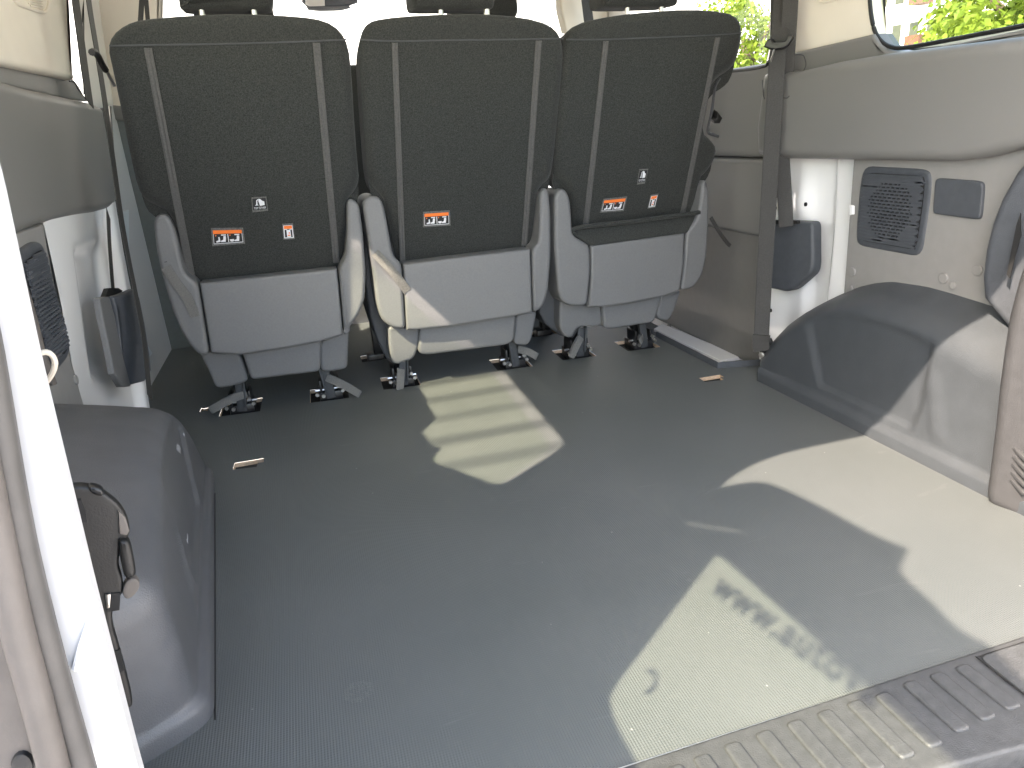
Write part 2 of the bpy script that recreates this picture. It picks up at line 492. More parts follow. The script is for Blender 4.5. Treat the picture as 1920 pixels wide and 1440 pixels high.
# ================================================================== VAN BODY (outer shell: blocks and admits the daylight)
def side_z(z): return 0.88 - 0.10 * max(0, z - 0.75)
def backp(px, py, s):     # floor spot -> where its ray crossed the left body side
    F = fl(px, py); t = (F.x + 0.88 + 0.075) / (0.85 + 0.10)
    return F - SUN_D * -1 * 0 + V((-0.85 * t, -0.55 * t, t))
lwin = [backp(*p, 0) for p in ((832, 838), (806, 864), (940, 912), (1066, 834), (1042, 796))]
lwin = [(q.y, q.z) for q in lwin]
zt = lwin[-1][1]
quarter = [lwin[1], lwin[2], lwin[3], (1.42, zt + 0.004), (1.42, 0.80), (lwin[0][0] + 0.02, 0.83), lwin[0]]
def body_side(s, quarter_yz, name, label):
    bm = nb()
    o = [(0.50, -0.25), (4.2, -0.25), (4.4, 0.85), (3.8, 1.13), (3.3, 1.36), (0.52, 1.36)]
    hol = [quarter_yz,
           [(1.70 if s > 0 else 1.88, 0.765), (2.58 if s > 0 else 2.40, 0.775), (2.58 if s > 0 else 2.40, 1.14), (1.70 if s > 0 else 1.88, 1.14)],
           [(2.85, 0.80), (3.75, 0.84), (3.35, 1.10), (2.85, 1.20)]]
    hol = [round2([V(q) for q in h], 0.035, 4) for h in hol]
    P = lambda y, z: V((s * side_z(z), y, z))
    sheet(bm, [P(*q) for q in o[:1] + [(0.50, 0.75)] + o[5:] + o[4:1:-1] + [(4.1, .75)] + o[1:2]] if False else
          [P(*q) for q in o], [[P(q[0], q[1]) for q in h] for h in hol])
    # give it thickness and the outward sill
    geom = bm.faces[:]
    r = bmesh.ops.extrude_face_region(bm, geom=geom)
    for v_ in [g for g in r['geom'] if isinstance(g, bmesh.types.BMVert)]: v_.co.x += s * 0.004
    bmesh.ops.recalc_face_normals(bm, faces=bm.faces)
    root = thing(name, label, 'van side', (s * 0.9, 2.2, -0.25))
    obj('steel_skin', bm, M['white'], root)
    for h, nm, g in ((hol[0], 'quarter_glass', M['glass']), (hol[1], 'sliding_door_glass', M['glass_clear']), (hol[2], 'front_door_glass', M['glass_clear'])):
        b2 = nb()
        plate(b2, [V((s * (side_z(q[1]) + 0.008), q[0], q[1])) for q in h], V((-s, 0, 0)), 0.001, back=False)
        obj(nm, b2, g, root)
    return root
# right quarter window traced on the wall (its front lower corner and sill show)
rq = [ox(a, b, 0.862) for a, b in ((1630, -60), (1630, 0), (1637, 50), (1650, 75), (1668, 88), (1700, 90), (1920, 50))]
rq = [(q.y, q.z) for q in rq]
yb = rq[-1][0]
quarter_r = [(rq[1][0], 1.16)] + rq[1:] + [(0.68, rq[-1][1] - .005), (0.66, 0.92), (0.70, 1.16)]
left_side = body_side(-1, quarter, 'van_body_side', 'white steel left side of the van with tinted glass windows')
right_side = body_side(1, quarter_r, 'van_body_side', 'white steel right side of the van whose windows show green trees')

# roof with headliner, windscreen header
bm = nb(); box(bm, (0, 1.90, 1.385), (1.80, 2.80, 0.05))
struct('ceiling', bm, M['cream'], 'cream headliner under the van roof')

# rear opening frame: top header and both D pillars
def rear_frame():
    bm = nb()
    out = [(-0.93, -0.2), (0.93, -0.2), (0.93, 0.75), (0.86, 1.40), (-0.86, 1.40), (-0.93, 0.75)]
    inn = [(-0.558, -0.1), (0.60, -0.1), (0.60, 1.12), (-0.545, 1.12), (-0.528, 0.80), (-0.528, 0.66), (-0.537, 0.55), (-0.547, 0.38), (-0.555, 0.21)]
    inn = round2([V(q) for q in inn], [0.0, 0.0, 0.13, 0.13] + [0.02] * 5, 6)
    sheet(bm, [V((a, 0.50, b)) for a, b in out], [[V((q[0], 0.50, q[1])) for q in inn]])
    r = bmesh.ops.extrude_face_region(bm, geom=bm.faces[:])
    for v_ in [g for g in r['geom'] if isinstance(g, bmesh.types.BMVert)]: v_.co.y -= 0.012
    bmesh.ops.recalc_face_normals(bm, faces=bm.faces)
    return bm
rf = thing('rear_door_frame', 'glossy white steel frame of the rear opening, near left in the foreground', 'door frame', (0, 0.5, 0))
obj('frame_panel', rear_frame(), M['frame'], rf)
# stiffening lap, dimples and lower flange on the near pillar
bm = nb()
P5 = lambda a, b, y=0.4865: oy(a, b, y)
tube(bm, [P5(177, 1128), P5(168, 1165), P5(152, 1210), P5(140, 1255)], 0.0022, 6)
tube(bm, [P5(182, 1130), P5(174, 1166), P5(158, 1212), P5(146, 1258)], 0.0012, 6)
obj('panel_joint', bm, M['white'], rf)
for (a, b, w_, h_) in ():
    bm = nb()
    ring_ = [P5(a + w_ * math.cos(t * math.pi / 6) + (h_ * math.sin(t * math.pi / 6)) * 0.2, b + h_ * math.sin(t * math.pi / 6), 0.487) for t in range(12)]
    plate(bm, ring_, -NY, 0.003, 0.001, 2)
    obj('pressed_dimple', bm, M['white'], rf)
# rubber seals beside the pillar: inner grey bulb, outer taupe lip, then door shut face
def seal(px_line, y, r, nm, m, lab):
    bm = nb(); tube(bm, path([oy(a, b, y) for a, b in px_line], 6), r, 10)
    obj(nm, bm, m, rf)
seal([(-90, 420), (-36, 620), (18, 920), (52, 1080), (102, 1270), (158, 1460)], 0.47, 0.0095, 'seal_bulb', M['rubber'], '')
seal([(-90, 640), (-50, 800), (-8, 1000), (32, 1180), (70, 1320), (106, 1460)], 0.455, 0.0095, 'seal_bulb', M['rubber2'], '')
bm = nb(); plate(bm, OY([(-120, 600), (-50, 800), (-20, 980), (10, 1130), (40, 1280), (80, 1470), (-120, 1470)], 0.462), -NY, 0.02, 0.003, 2)
obj('outer_pillar_panel', bm, M['rubber2'], rf)
bm = nb(); ring_ = [oy(40 + 22 * math.cos(t * math.pi / 8), 1440 + 25 * math.sin(t * math.pi / 8), 0.458) for t in range(16)]
plate(bm, ring_, -NY, 0.008, 0.002, 2); obj('hinge_grommet', bm, M['rubberk'], rf)

# open rear door on the left: its window throws the lettered light patch
def backd(px, py, x=-0.68):
    F = fl(px, py); t = (F.x - x) / 0.85
    return V((x, F.y - 0.55 * t, t))
dw = [backd(*p) for p in ((1143, 1300), (1335, 1050), (1352, 1036), (1372, 1037), (1655, 1280))]
door_top = [backd(*p) for p in ((1318, 922), (1380, 908), (1440, 906), (1530, 945), (1640, 1003), (1690, 1024), (1702, 1032), (1694, 1050), (1690, 1072), (1710, 1095), (1740, 1122), (1800, 1180), (1850, 1206))]
win = [V((-0.68, dw[0].y, dw[0].z)), dw[1], dw[2], dw[3], V((-0.68, dw[4].y - 0.16, dw[4].z + 0.008)), V((-0.68, dw[4].y - 0.22, dw[4].z - 0.05)), V((-0.68, dw[4].y - 0.20, dw[0].z + 0.02)), V((-0.68, dw[0].y - .35, dw[0].z - 0.012)), backd(1160, 1370), backd(1146, 1330)]
bm = nb()
last = door_top[-1]
outl = [V((-0.68, 0.44, -0.30)), V((-0.68, 0.44, 1.03))] + path(door_top, 5) + [V((-0.68, last.y - 0.08, last.z - 0.03)), V((-0.68, last.y - 0.12, 0.9)), V((-0.68, last.y - 0.12, -0.30))]
wr = [V((-0.68, q[0], q[1])) for q in round2([V((p.y, p.z)) for p in win], 0.03, 5)]
streak_slit = [V((-0.68, a, b)) for a, b in ((0.265, 1.108), (0.385, 1.013), (0.3935, 1.0237), (0.272, 1.1180))]  # opening added in the door only to throw a light streak on the floor
sheet(bm, outl, [wr, streak_slit])
r = bmesh.ops.extrude_face_region(bm, geom=bm.faces[:])
for v_ in [g for g in r['geom'] if isinstance(g, bmesh.types.BMVert)]: v_.co.x -= 0.02
bmesh.ops.recalc_face_normals(bm, faces=bm.faces)
rd = thing('rear_door', 'open white left rear door outside the frame whose lettered window lights the floor', 'door', (-0.68, 0.44, -0.3))
obj('door_panel', bm, M['white'], rd)
bm = nb(); plate(bm, [p + V((-0.008, 0, 0)) for p in win], NX, 0.001, back=False); obj('door_glass', bm, M['glass'], rd)
def text_mesh(s, bold=0.0):
    cu = bpy.data.curves.new('lettering', 'FONT'); cu.body = s; cu.size = 1.0; cu.resolution_u = 3; cu.offset = bold; cu.space_character = 1.0 + bold * 3
    o = bpy.data.objects.new('lettering', cu); COL.objects.link(o)
    dg = bpy.context.evaluated_depsgraph_get()
    me = bpy.data.meshes.new_from_object(o.evaluated_get(dg))
    bpy.data.objects.remove(o); bpy.data.curves.remove(cu)
    vs_ = [v.co.copy() for v in me.vertices]; fs_ = [list(p.vertices) for p in me.polygons]
    bpy.data.meshes.remove(me); return vs_, fs_
# sticker lettering near the top edge of that glass, running rearwards from the hinge
vs_, fs_ = text_mesh("www.autova", 0.034)
wid = max(v.x for v in vs_)
b0 = fl(1332, 1108); b1 = fl(1640, 1330); upd = V((0.85, 0.55, 0)).normalized()
bm = nb(); vv = []
for v_ in vs_:
    F = b0 + (b1 - b0) * (v_.x / wid) + upd * v_.y * 0.080
    t = (F.x + 0.678) / 0.85
    vv.append(bm.verts.new((-0.6785, F.y - 0.55 * t, t)))
for f_ in fs_:
    try: bm.faces.new([vv[i] for i in f_])
    except ValueError: pass
obj('sticker_lettering', bm, M['kprint'], rd)
bm = nb()
cpt = backd(1213, 1278)
pts_ = [V((-0.6785, cpt.y + 0.013 * math.cos(a * 0.5), cpt.z + 0.017 * math.sin(a * 0.5))) for a in range(1, 9)]
ribbon(bm, pts_, [V((0, math.cos(a * .5), math.sin(a * .5))) for a in range(1, 9)], 0.006, 0.0005); obj('sticker_mark', bm, M['kprint'], rd)

# right rear door, open too: its sunlit white lining throws light back into the van
rd2 = thing('rear_door', 'open white right rear door outside the frame, lit by the sun', 'door', (0.72, 0.44, -0.3))
bm = nb()
o2_ = [V((0.72, 0.44, -0.30)), V((0.72, 0.44, 1.03)), V((0.72, 0.30, 1.2)), V((0.74, -0.2, 1.2)), V((0.74, -0.26, 1.1)), V((0.74, -0.26, -0.30))]
sheet(bm, o2_, [[V((0.725, 0.25, 0.72)), V((0.725, 0.25, 1.04)), V((0.735, -0.15, 1.04)), V((0.735, -0.15, 0.72))]])
r = bmesh.ops.extrude_face_region(bm, geom=bm.faces[:])
for v_ in [g for g in r['geom'] if isinstance(g, bmesh.types.BMVert)]: v_.co.x += 0.03
bmesh.ops.recalc_face_normals(bm, faces=bm.faces)
obj('door_panel', bm, M['white'], rd2)
bm = nb(); plate(bm, [V((0.745, 0.27, 0.70)), V((0.745, 0.27, 1.06)), V((0.755, -0.17, 1.06)), V((0.755, -0.17, 0.70))], -NX, 0.001, back=False); obj('door_glass', bm, M['glass'], rd2)

# slats invented out of view left of the van to stripe the quarter-window light
sl = thing('added_slats', 'added unseen slats beyond the left windows that stripe the sunlight on the floor', 'screen', (-3.2, -0.6, 2.9))
ctr = V((0.0, 1.60, 0)) - SUN_D * 4.6
for i in range(-3, 4):
    bm = nb(); off = i * 0.135
    a_ = ctr + V((-0.9, off + 0.01, 0)); b_ = ctr + V((0.30, off - 0.005, 0))
    ribbon(bm, [a_, b_], NY, 0.019 + 0.005 * ((i * 7) % 3 - 1), 0.006); obj('added_slat', bm, M['rubber'], sl)
bm = nb()
for sx_ in (-0.85, 0.27):
    box(bm, ctr + V((sx_, 0.03, 0.03)), (0.03, 0.86, 0.03))
box(bm, ctr + V((-0.85, -0.38, -2.6)), (0.04, 0.04, 5.22))
box(bm, ctr + V((-0.85, 0.42, -2.6)), (0.04, 0.04, 5.22))
obj('added_slat_frame', bm, M['rubber'], sl)

# ================================================================== RIGHT WALL
# white inner metal with pressings
bm = nb()
def hw(u, v):
    h = 0.0
    h += 0.016 * math.exp(-(((u - 0.38) / 0.08) ** 2 + ((v - 0.20) / 0.10) ** 2))
    h += -0.016 * sstep(0.36, 0.46, u) * (1 - sstep(0.60, 0.66, u)) * sstep(0.28, 0.36, v) * (1 - sstep(0.72, 0.80, v))
    h += 0.020 * sstep(0.76, 0.84, v) * sstep(0.3, 0.5, u)
    h += 0.008 * math.sin(6 * u + 4 * v)
    h += 0.016 * sstep(0.62, 0.68, u)
    h += -0.012 * math.exp(-(((u - 0.22) / 0.10) ** 2 + ((v - 0.78) / 0.12) ** 2))
    return h
quadgrid(bm, [ox(1443, 285, 0.835), ox(1660, 285, 0.835), ox(1640, 690, 0.835), ox(1419, 720, 0.835)], 60, 70, -NX, hw)
wm = obj('inner_side_metal', bm, M['white'])
tag(wm, 'bare white painted metal behind the right seat belt', 'body panel')
for (a, b) in ((1512, 383), (1455, 390), (1446, 582)):
    bm = nb(); c_ = ox(a, b, 0.826); plate(bm, [c_ + V((-0.004, 0.004 * math.cos(t * math.pi / 5), 0.005 * math.sin(t * math.pi / 5))) for t in range(10)], -NX, 0.004)
    obj('bolt_hole', bm, M['hole'], wm)

# speaker panel
sp_root = thing('side_panel', 'beige grey lower right side panel carrying the dark speaker grille', 'trim panel', (0.80, 1.1, 0.4))
bm = nb()
outl = OX([(1601, 290), (1925, 255), (1960, 420), (1960, 610), (1845, 582), (1780, 566), (1700, 552), (1640, 556), (1580, 572), (1590, 440)], 0.80)
plate(bm, outl, -NX, 0.02, 0.003, 2); obj('panel_board', bm, M['card'], sp_root)
def disc(bm, c, n, r, th, bev=0.0015, k=18):
    u, v, n = basis(n); plate(bm, [c + u * r * math.cos(2 * math.pi * t / k) + v * r * math.sin(2 * math.pi * t / k) for t in range(k)], n, th, bev, 3)
for (a, b) in ((1596, 510), (1767, 522), (1831, 507), (1594, 541), (1784, 536)):
    bm = nb(); disc(bm, ox(a, b, 0.796), -NX, 0.0105 if b < 530 else .007, 0.006); obj('screw_cap', bm, M['card'], sp_root)
bm = nb(); plate(bm, OX([(1592, 384), (1600, 386), (1600, 402), (1592, 404)], 0.797), -NX, 0.006, 0.002); obj('clip', bm, M['white'], sp_root)

def speaker(name, label, corners_px, plane_x, n, rows, hole_c, hole_r, loc):
    root = thing(name, label, 'speaker', loc, 'side wall speaker grilles')
    P = lambda a, b: ox(a, b, plane_x)
    out = [P(*c) for c in corners_px]
    bm = nb(); plate(bm, out, n, 0.022, 0.009, 4, rnd_r=0.028); obj('speaker_frame', bm, M['navy'], root)
    u, v, nn = basis(n)
    P0 = out[0]
    p2 = [V(((p - P0).dot(u), (p - P0).dot(v))) for p in out]
    if area2(p2) < 0: p2.reverse()
    q2 = inset2(p2, 0.015)
    mn = V((min(q[0] for q in q2), min(q[1] for q in q2))); mx = V((max(q[0] for q in q2), max(q[1] for q in q2)))
    # dark recess plate just proud of the frame, brick-pattern grille in front of it
    bm = nb(); plate(bm, [P0 + u * q[0] + v * q[1] + nn * 0.0012 for q in q2], n, 0.001, rnd_r=0.02, back=False)
    obj('grille_backing', bm, M['hole'], root)
    bm = nb()
    def inside(x, y, poly):
        c = False
        for i in range(len(poly)):
            x1, y1 = poly[i - 1][0], poly[i - 1][1]; x2, y2 = poly[i][0], poly[i][1]
            if (y1 > y) != (y2 > y) and x < (x2 - x1) * (y - y1) / (y2 - y1) + x1: c = not c
        return c
    pit = 0.0068
    cy = (mn[0] + mx[0]) / 2, (mn[1] + mx[1]) / 2
    yv = mn[1] + 0.004; k = 0
    hr = min(mx[0] - mn[0], mx[1] - mn[1]) * 0.40
    qin = inset2(q2, 0.002)
    while yv < mx[1]:
        # horizontal bar of this row, clipped to the outline
        xs = [mn[0] + i * 0.002 for i in range(int((mx[0] - mn[0]) / 0.002))]
        ins = [x for x in xs if inside(x, yv, qin)]
        if ins:
            x0, x1 = ins[0], ins[-1]
            c = P0 + u * ((x0 + x1) / 2) + v * yv + nn * 0.003
            Rm = Matrix((u, v, nn)).transposed()
            box(bm, c, (x1 - x0, 0.0034, 0.004), rot=Rm)
            x = x0 + (0.006 if k % 2 else 0)
            while x < x1:
                rr = math.hypot(x - cy[0], yv + pit / 2 - cy[1])
                solid = rr > hr
                if inside(x, yv + pit / 2, qin):
                    c = P0 + u * x + v * (yv + pit / 2) + nn * (0.0024 if not solid else 0.0022)
                    box(bm, c, (0.0030 if not solid else 0.0125, 0.0042, 0.003), rot=Rm)
                x += 0.0125
        yv += pit; k += 1
    obj('grille', bm, M['navy'], root)
    return root
speaker('speaker_grille', 'rounded dark speaker grille on the right panel beside a blank cover', [(1616, 309), (1740, 315), (1748, 332), (1744, 380), (1728, 485), (1605, 462), (1602, 440), (1608, 360)], 0.797, -NX, 26, None, None, (0.797, 1.2, 0.41))
bm = nb(); plate(bm, OX([(1757, 334), (1838, 340), (1843, 348), (1838, 408), (1832, 412), (1750, 401), (1748, 396), (1752, 340)], 0.794), -NX, 0.01, 0.003, 3, rnd_r=0.012)
tag(obj('blank_cover', bm, M['navy']), 'small blank dark rectangular cover right of the speaker grille', 'cover')

# upper quarter trim (bulging)
ut = thing('upper_side_trim', 'wide warm grey upper trim bulging below the right rear window', 'trim panel', (0.78, 1.2, 0.55))
bm = nb()
plate(bm, OX([(1424, 165), (1427, 140), (1440, 130), (1482, 136), (1560, 117), (1660, 100), (1800, 82), (1960, 62), (1960, 262), (1900, 280), (1840, 296), (1780, 303), (1600, 301), (1440, 298), (1416, 290), (1414, 240)], 0.765), -NX, 0.07, 0.022, 6)
obj('trim_body', bm, M['panel'], ut)
bm = nb()
tube(bm, [ox(a, b, 0.7645) for a, b in ((1458, 183), (1476, 184), (1480, 180))], 0.0009, 6); tube(bm, [ox(a, b, 0.7645) for a, b in ((1430, 150), (1431, 178), (1434, 186))], 0.0009, 6)
obj('belt_slot_seam', bm, M['shell_dark'], ut)
# window sill ledge above it
bm = nb()
plate(bm, OX([(1482, 100), (1635, 64), (1648, 84), (1662, 95), (1690, 98), (1800, 80), (1960, 46), (1960, 75), (1800, 92), (1660, 110), (1560, 128), (1482, 148)], 0.81), -NX, 0.05, 0.006, 3)
obj('sill_ledge', bm, M['panel'], ut)
bm = nb()
tube(bm, path([ox(a, b, 0.8085) for a, b in ((1486, 103), (1504, 103), (1509, 110), (1511, 122), (1507, 132))], 5), 0.0010, 6)
obj('access_cap_seam', bm, M['shell_dark'], ut)
# window rubber
bm = nb(); tube(bm, path([ox(a, b, 0.822) for a, b in ((1631, -70), (1631, 0), (1637, 46), (1648, 72), (1668, 87), (1700, 89), (1800, 71), (1930, 46), (1990, 33))], 6), 0.0042, 8)
tag(obj('window_seal', bm, M['rubberk']), 'black rubber seal round the right rear quarter window', 'seal')
# C pillar cream
bm = nb(); plate(bm, OX([(1470, -120), (1632, -120), (1632, 0), (1637, 45), (1640, 66), (1484, 102), (1476, 100)], 0.822), -NX, 0.03, 0.004, 2)
cp = obj('pillar_trim', bm, M['cream']); tag(cp, 'cream pillar trim between the two right side windows', 'pillar trim')
bm = nb(); tube(bm, path([ox(a, b, 0.82) for a, b in ((1530, -12), (1536, 1), (1545, 5), (1560, 1), (1600, -8))], 5), 0.002, 6); obj('handle_recess', bm, M['cream'], cp)

# D pillar trim bottom right
dp = thing('rear_pillar_trim', 'dark grey vented plastic trim of the right rear pillar at the picture edge', 'pillar trim', (0.7, 0.8, 0))
bm = nb()
plate(bm, OX([(1842, 560), (1840, 520), (1846, 470), (1858, 420), (1874, 375), (1900, 325), (1935, 280), (1990, 250), (2050, 640), (1880, 615), (1862, 590)], 0.755), V((-0.92, -0.2, 0)), 0.12, 0.012, 4)
obj('upper_cover', bm, M['navy'], dp)
bm = nb(); plate(bm, [p + V((-0.0125, -0.003, 0)) for p in OX([(1921, 398), (1914, 420), (1904, 470), (1896, 512), (1901, 520), (1910, 480), (1921, 440)], 0.755)], V((-0.92, -0.2, 0)), 0.002); obj('grille_slot', bm, M['hole'], dp)
bm = nb()
lp = [(1925, 470), (1905, 530), (1888, 595), (1878, 660), (1870, 720), (1862, 800), (1852, 880), (1846, 925), (1848, 942), (1860, 952), (1925, 982), (2050, 1040), (2050, 470)]
nl = V((-0.93, -0.36, 0)).normalized()
plate(bm, [on(a, b, V((0.675, 0.80, 0)), nl) for a, b in lp], nl, 0.12, 0.016, 5)
obj('lower_cover', bm, M['trim_d'], dp)
for i in range(5):
    bm = nb(); c_ = on(1917 - i * 1.5, 852 + i * 15, V((0.675, 0.80, 0)), nl)
    box(bm, c_, (0.012, 0.03, 0.0065), rot=Matrix.Rotation(0.5, 3, 'X') , bev=0.0015); obj('vent_slat', bm, M['trim_d'], dp)

# ------------------------------------------------------------------ wheel arches
def interp(tab, y):
    if y >= tab[0][0]: return tab[0][1]
    for (a, va), (b, vb) in zip(tab, tab[1:]):
        if a >= y >= b: return lerp(va, vb, (a - y) / (a - b))
    return tab[-1][1]
RIDGE = [(1.482, 0.062), (1.45, 0.105), (1.40, 0.158), (1.35, 0.198), (1.30, 0.228), (1.25, 0.250), (1.20, 0.260), (1.12, 0.2625), (1.05, 0.259), (0.95, 0.245), (0.87, 0.227), (0.75, 0.200), (0.60, 0.175)]
TOP = [(1.62, 0.055), (1.56, 0.105), (1.50, 0.155), (1.42, 0.206), (1.35, 0.246), (1.30, 0.276), (1.25, 0.299), (1.19, 0.318), (1.10, 0.326), (0.95, 0.323), (0.60, 0.315)]
def arch(name, label, s, foot_x, wall_x, lean, rf, m, y_rear, rear_round):
    bm = nb(); rows = []; NV = 120; y1 = 1.482
    for i in range(NV + 1):
        y = y1 + (y_rear - y1) * i / NV
        hr = interp(RIDGE, y); sh = 0.135 * sstep(1.12, 1.44, y); ht = interp(TOP, y + sh)
        xi = foot_x(y)
        if rear_round:
            t = sstep(y_rear + 0.10, y_rear, y); xi += s * 0.10 * t * t
        r_ = min(rf, hr * 0.5)
        prof = [(0, 0, -0.004), (0, 0, 0.020), (0.002, 0, 0.025), (0.006, 0, 0.029), (0.011, 0, 0.032)]
        zt_ = hr - r_ * 0.8
        for k in range(1, 31):
            z = 0.032 + (zt_ - 0.032) * k / 30
            prof.append((0.012 + lean * z, 0, z))
        xb, xe = prof[-1][0], abs(wall_x) - abs(xi)
        # fillet from the upright face to the sloping top, as a quadratic curve
        tx, tz = xb + r_ * 1.3, hr + (ht - hr) * (r_ * 1.3) / max(xe - xb, 0.01)
        for k in range(1, 11):
            t = k / 10; cx, cz = xb + lean * r_, hr + 0.001
            prof.append(((1 - t) ** 2 * xb + 2 * t * (1 - t) * cx + t * t * tx, 0, (1 - t) ** 2 * zt_ + 2 * t * (1 - t) * cz + t * t * tz))
        for k in range(1, 9):
            t = k / 8; prof.append((lerp(tx, xe, t), 0, lerp(tz, ht, t) + 0.004 * math.sin(math.pi * t)))
        row = []
        for dx, _, z in prof:
            f = max(0, min(1, dx / max(xe, .01)))
            # recessed field pressed into the upright face
            edge_f = 1.345 - (0.21 - z) * 0.45
            d = 0.007 * sstep(edge_f, edge_f - 0.02, y) * sstep(0.985, 1.005, y - 0.25 * max(0, 0.10 - z)) * sstep(0.046, 0.058, z) * sstep(hr - 0.020, hr - 0.036, z)
            d -= 0.004 * math.exp(-((y - 0.93 - 0.3 * z) / 0.018) ** 2) * sstep(0.04, 0.07, z) * sstep(0.19, 0.14, z)
            row.append(bm.verts.new((xi + s * (dx + d), y + sh * f, z)))
        rows.append(row)
    for a, b in zip(rows, rows[1:]):
        for k in range(len(a) - 1): bm.faces.new((a[k], a[k + 1], b[k + 1], b[k]))
    for rg in (rows[0], rows[-1]):
        base = [bm.verts.new((v_.co.x, v_.co.y, -0.004)) for v_ in rg]
        for k in range(len(rg) - 1):
            try: bm.faces.new((rg[k], rg[k + 1], base[k + 1], base[k]))
            except ValueError: pass
    bmesh.ops.recalc_face_normals(bm, faces=bm.faces)
    root = thing(name, label, 'wheel arch', V((s * 0.7, 1.0, 0)), 'wheel arch covers')
    obj('arch_cover', bm, m, root, smooth=60)
    return root
arch_r = arch('wheel_arch', 'dark slate plastic wheel arch cover below the right speaker, half in sun', 1, lambda y: 0.690, 0.86, 0.06, 0.045, M['arch'], 0.60, False)
arch_l = arch('wheel_arch', 'dark slate plastic wheel arch cover at the left with a scuffed front corner', -1, lambda y: -(0.568 + (y - 0.78) * 0.089), 0.86, 0.04, 0.04, M['arch_l'], 0.705, True)
bm = nb(); plate(bm, FL([(401, 925), (404, 925), (405, 1350), (401, 1350)], 0.0006), NZ, 0.0004, back=False)
obj('edge_gap', bm, M['hole'], arch_l)
# pale scuffs on its front corner
bpy.context.view_layer.update()
dg_ = bpy.context.evaluated_depsgraph_get()
M['scuff'] = mat('pale_scuff', (0.30, 0.31, 0.33), 0.6, 200, 0.3)
for (a, b, w_, h_) in ((335, 842, 5, 9), (347, 783, 1.5, 7), (345, 815, 2, 4), (352, 1010, 1.2, 10)):
    d_ = ray(a, b).normalized(); o_ = CAM.copy()
    ok, loc, nn_, _i, ob_, _m = scene.ray_cast(dg_, o_, d_)
    if ok and ob_ and ob_.parent == arch_l:
        shp = [(-.6, -1), (.2, -.8), (.9, -.1), (.5, .3), (.8, .9), (-.1, .5), (-.8, .1)]
        pl = [on(a + w_ * x, b + h_ * y, loc + nn_ * 0.0009, nn_) for x, y in shp]
        bm = nb(); plate(bm, pl, nn_, 0.0006); obj('scuff_mark', bm, M['scuff'], arch_l)
# ------------------------------------------------------------------ LEFT WALL
lm = nb()
def hwl(u, v):
    h = 0.018 * sstep(0.86, 0.94, u) - 0.014 * sstep(0.25, 0.35, u) * (1 - sstep(0.7, 0.8, u)) * sstep(0.15, 0.25, v) * (1 - sstep(0.75, 0.85, v))
    return h + 0.005 * math.sin(5 * u + 3 * v)
quadgrid(lm, [ox(78, 405, -0.815), ox(205, 375, -0.815), ox(262, 770, -0.815), ox(150, 790, -0.815)], 50, 60, NX, hwl)
tag(obj('inner_side_metal', lm, M['white']), 'bare white painted metal between left speaker and belt retractor', 'body panel')
lp_root = thing('side_panel', 'narrow beige grey lower left panel carrying the left speaker grille', 'trim panel', (-0.8, 1.2, 0.4))
bm = nb(); plate(bm, OX([(-90, 480), (82, 420), (100, 520), (125, 640), (140, 700), (158, 760), (-30, 960), (-90, 800)], -0.80), NX, 0.02, 0.003, 2)
obj('panel_board', bm, M['card'], lp_root)
bm = nb(); disc(bm, ox(145, 712, -0.797), NX, 0.009, 0.006); obj('screw_cap', bm, M['card'], lp_root)
bm = nb(); tube(bm, path([ox(a, b, -0.79) for a, b in ((30, 490), (60, 590), (80, 665), (100, 720))], 6), 0.006, 8); obj('panel_edge', bm, M['rubber2'], lp_root)
speaker('speaker_grille', 'rounded dark speaker grille seen edge-on on the left panel', [(36, 475), (66, 452), (82, 452), (94, 500), (118, 590), (134, 645), (132, 670), (105, 702), (92, 700), (78, 660), (52, 560), (36, 500)], -0.790, NX, 26, None, None, (-0.79, 1.3, 0.45))
# upper left trim
utl = thing('upper_side_trim', 'wide warm grey upper trim on the left, its front end by the thin belt', 'trim panel', (-0.77, 1.3, 0.55))
bm = nb()
plate(bm, OX([(-160, 90), (0, 147), (60, 165), (150, 186), (178, 192), (194, 200), (201, 240), (214, 320), (223, 378), (218, 388), (190, 396), (110, 412), (60, 430), (28, 448), (-160, 520)], -0.80), NX, 0.05, 0.020, 6)
obj('trim_body', bm, M['panel'], utl)
bm = nb(); plate(bm, OX([(-160, 60), (0, 117), (60, 130), (138, 147), (148, 160), (160, 182), (165, 190), (120, 186), (0, 160), (-160, 110)], -0.835), NX, 0.03, 0.006, 3)
obj('sill_ledge', bm, M['panel'], utl)
bm = nb(); tube(bm, path([ox(a, b, -0.808) for a, b in ((130, 152), (140, 155), (147, 168), (158, 182))], 5), 0.0015, 6); obj('access_cap_seam', bm, M['shell_dark'], utl)
bm = nb(); plate(bm, OX([(190, 203), (196, 202), (205, 246), (217, 330), (226, 386), (222, 392), (214, 388)], -0.803), NX, 0.03, 0.004, 2); obj('end_gap', bm, M['hole'], utl)
# left pillar cream
bm = nb(); plate(bm, OX([(-42, -260), (118, -260), (128, 0), (130, 60), (134, 120), (141, 150), (60, 132), (0, 119), (-42, 106)], -0.815), NX, 0.03, 0.01, 3)
cpl = obj('pillar_trim', bm, M['cream']); tag(cpl, 'cream pillar trim with a moulded handle recess at the upper left', 'pillar trim')
bm = nb()
tube(bm, path([ox(a, b, -0.8135) for a, b in ((24, -10), (30, 5), (50, 14), (78, 23), (87, 20), (91, 8), (92, -10))], 6), 0.0035, 8)
for i in range(4): tube(bm, [ox(45 + i * 4, -4 + i * 5, -0.814), ox(80, 2 + i * 5, -0.814)], 0.0015, 6)
obj('handle_recess', bm, M['cream'], cpl)
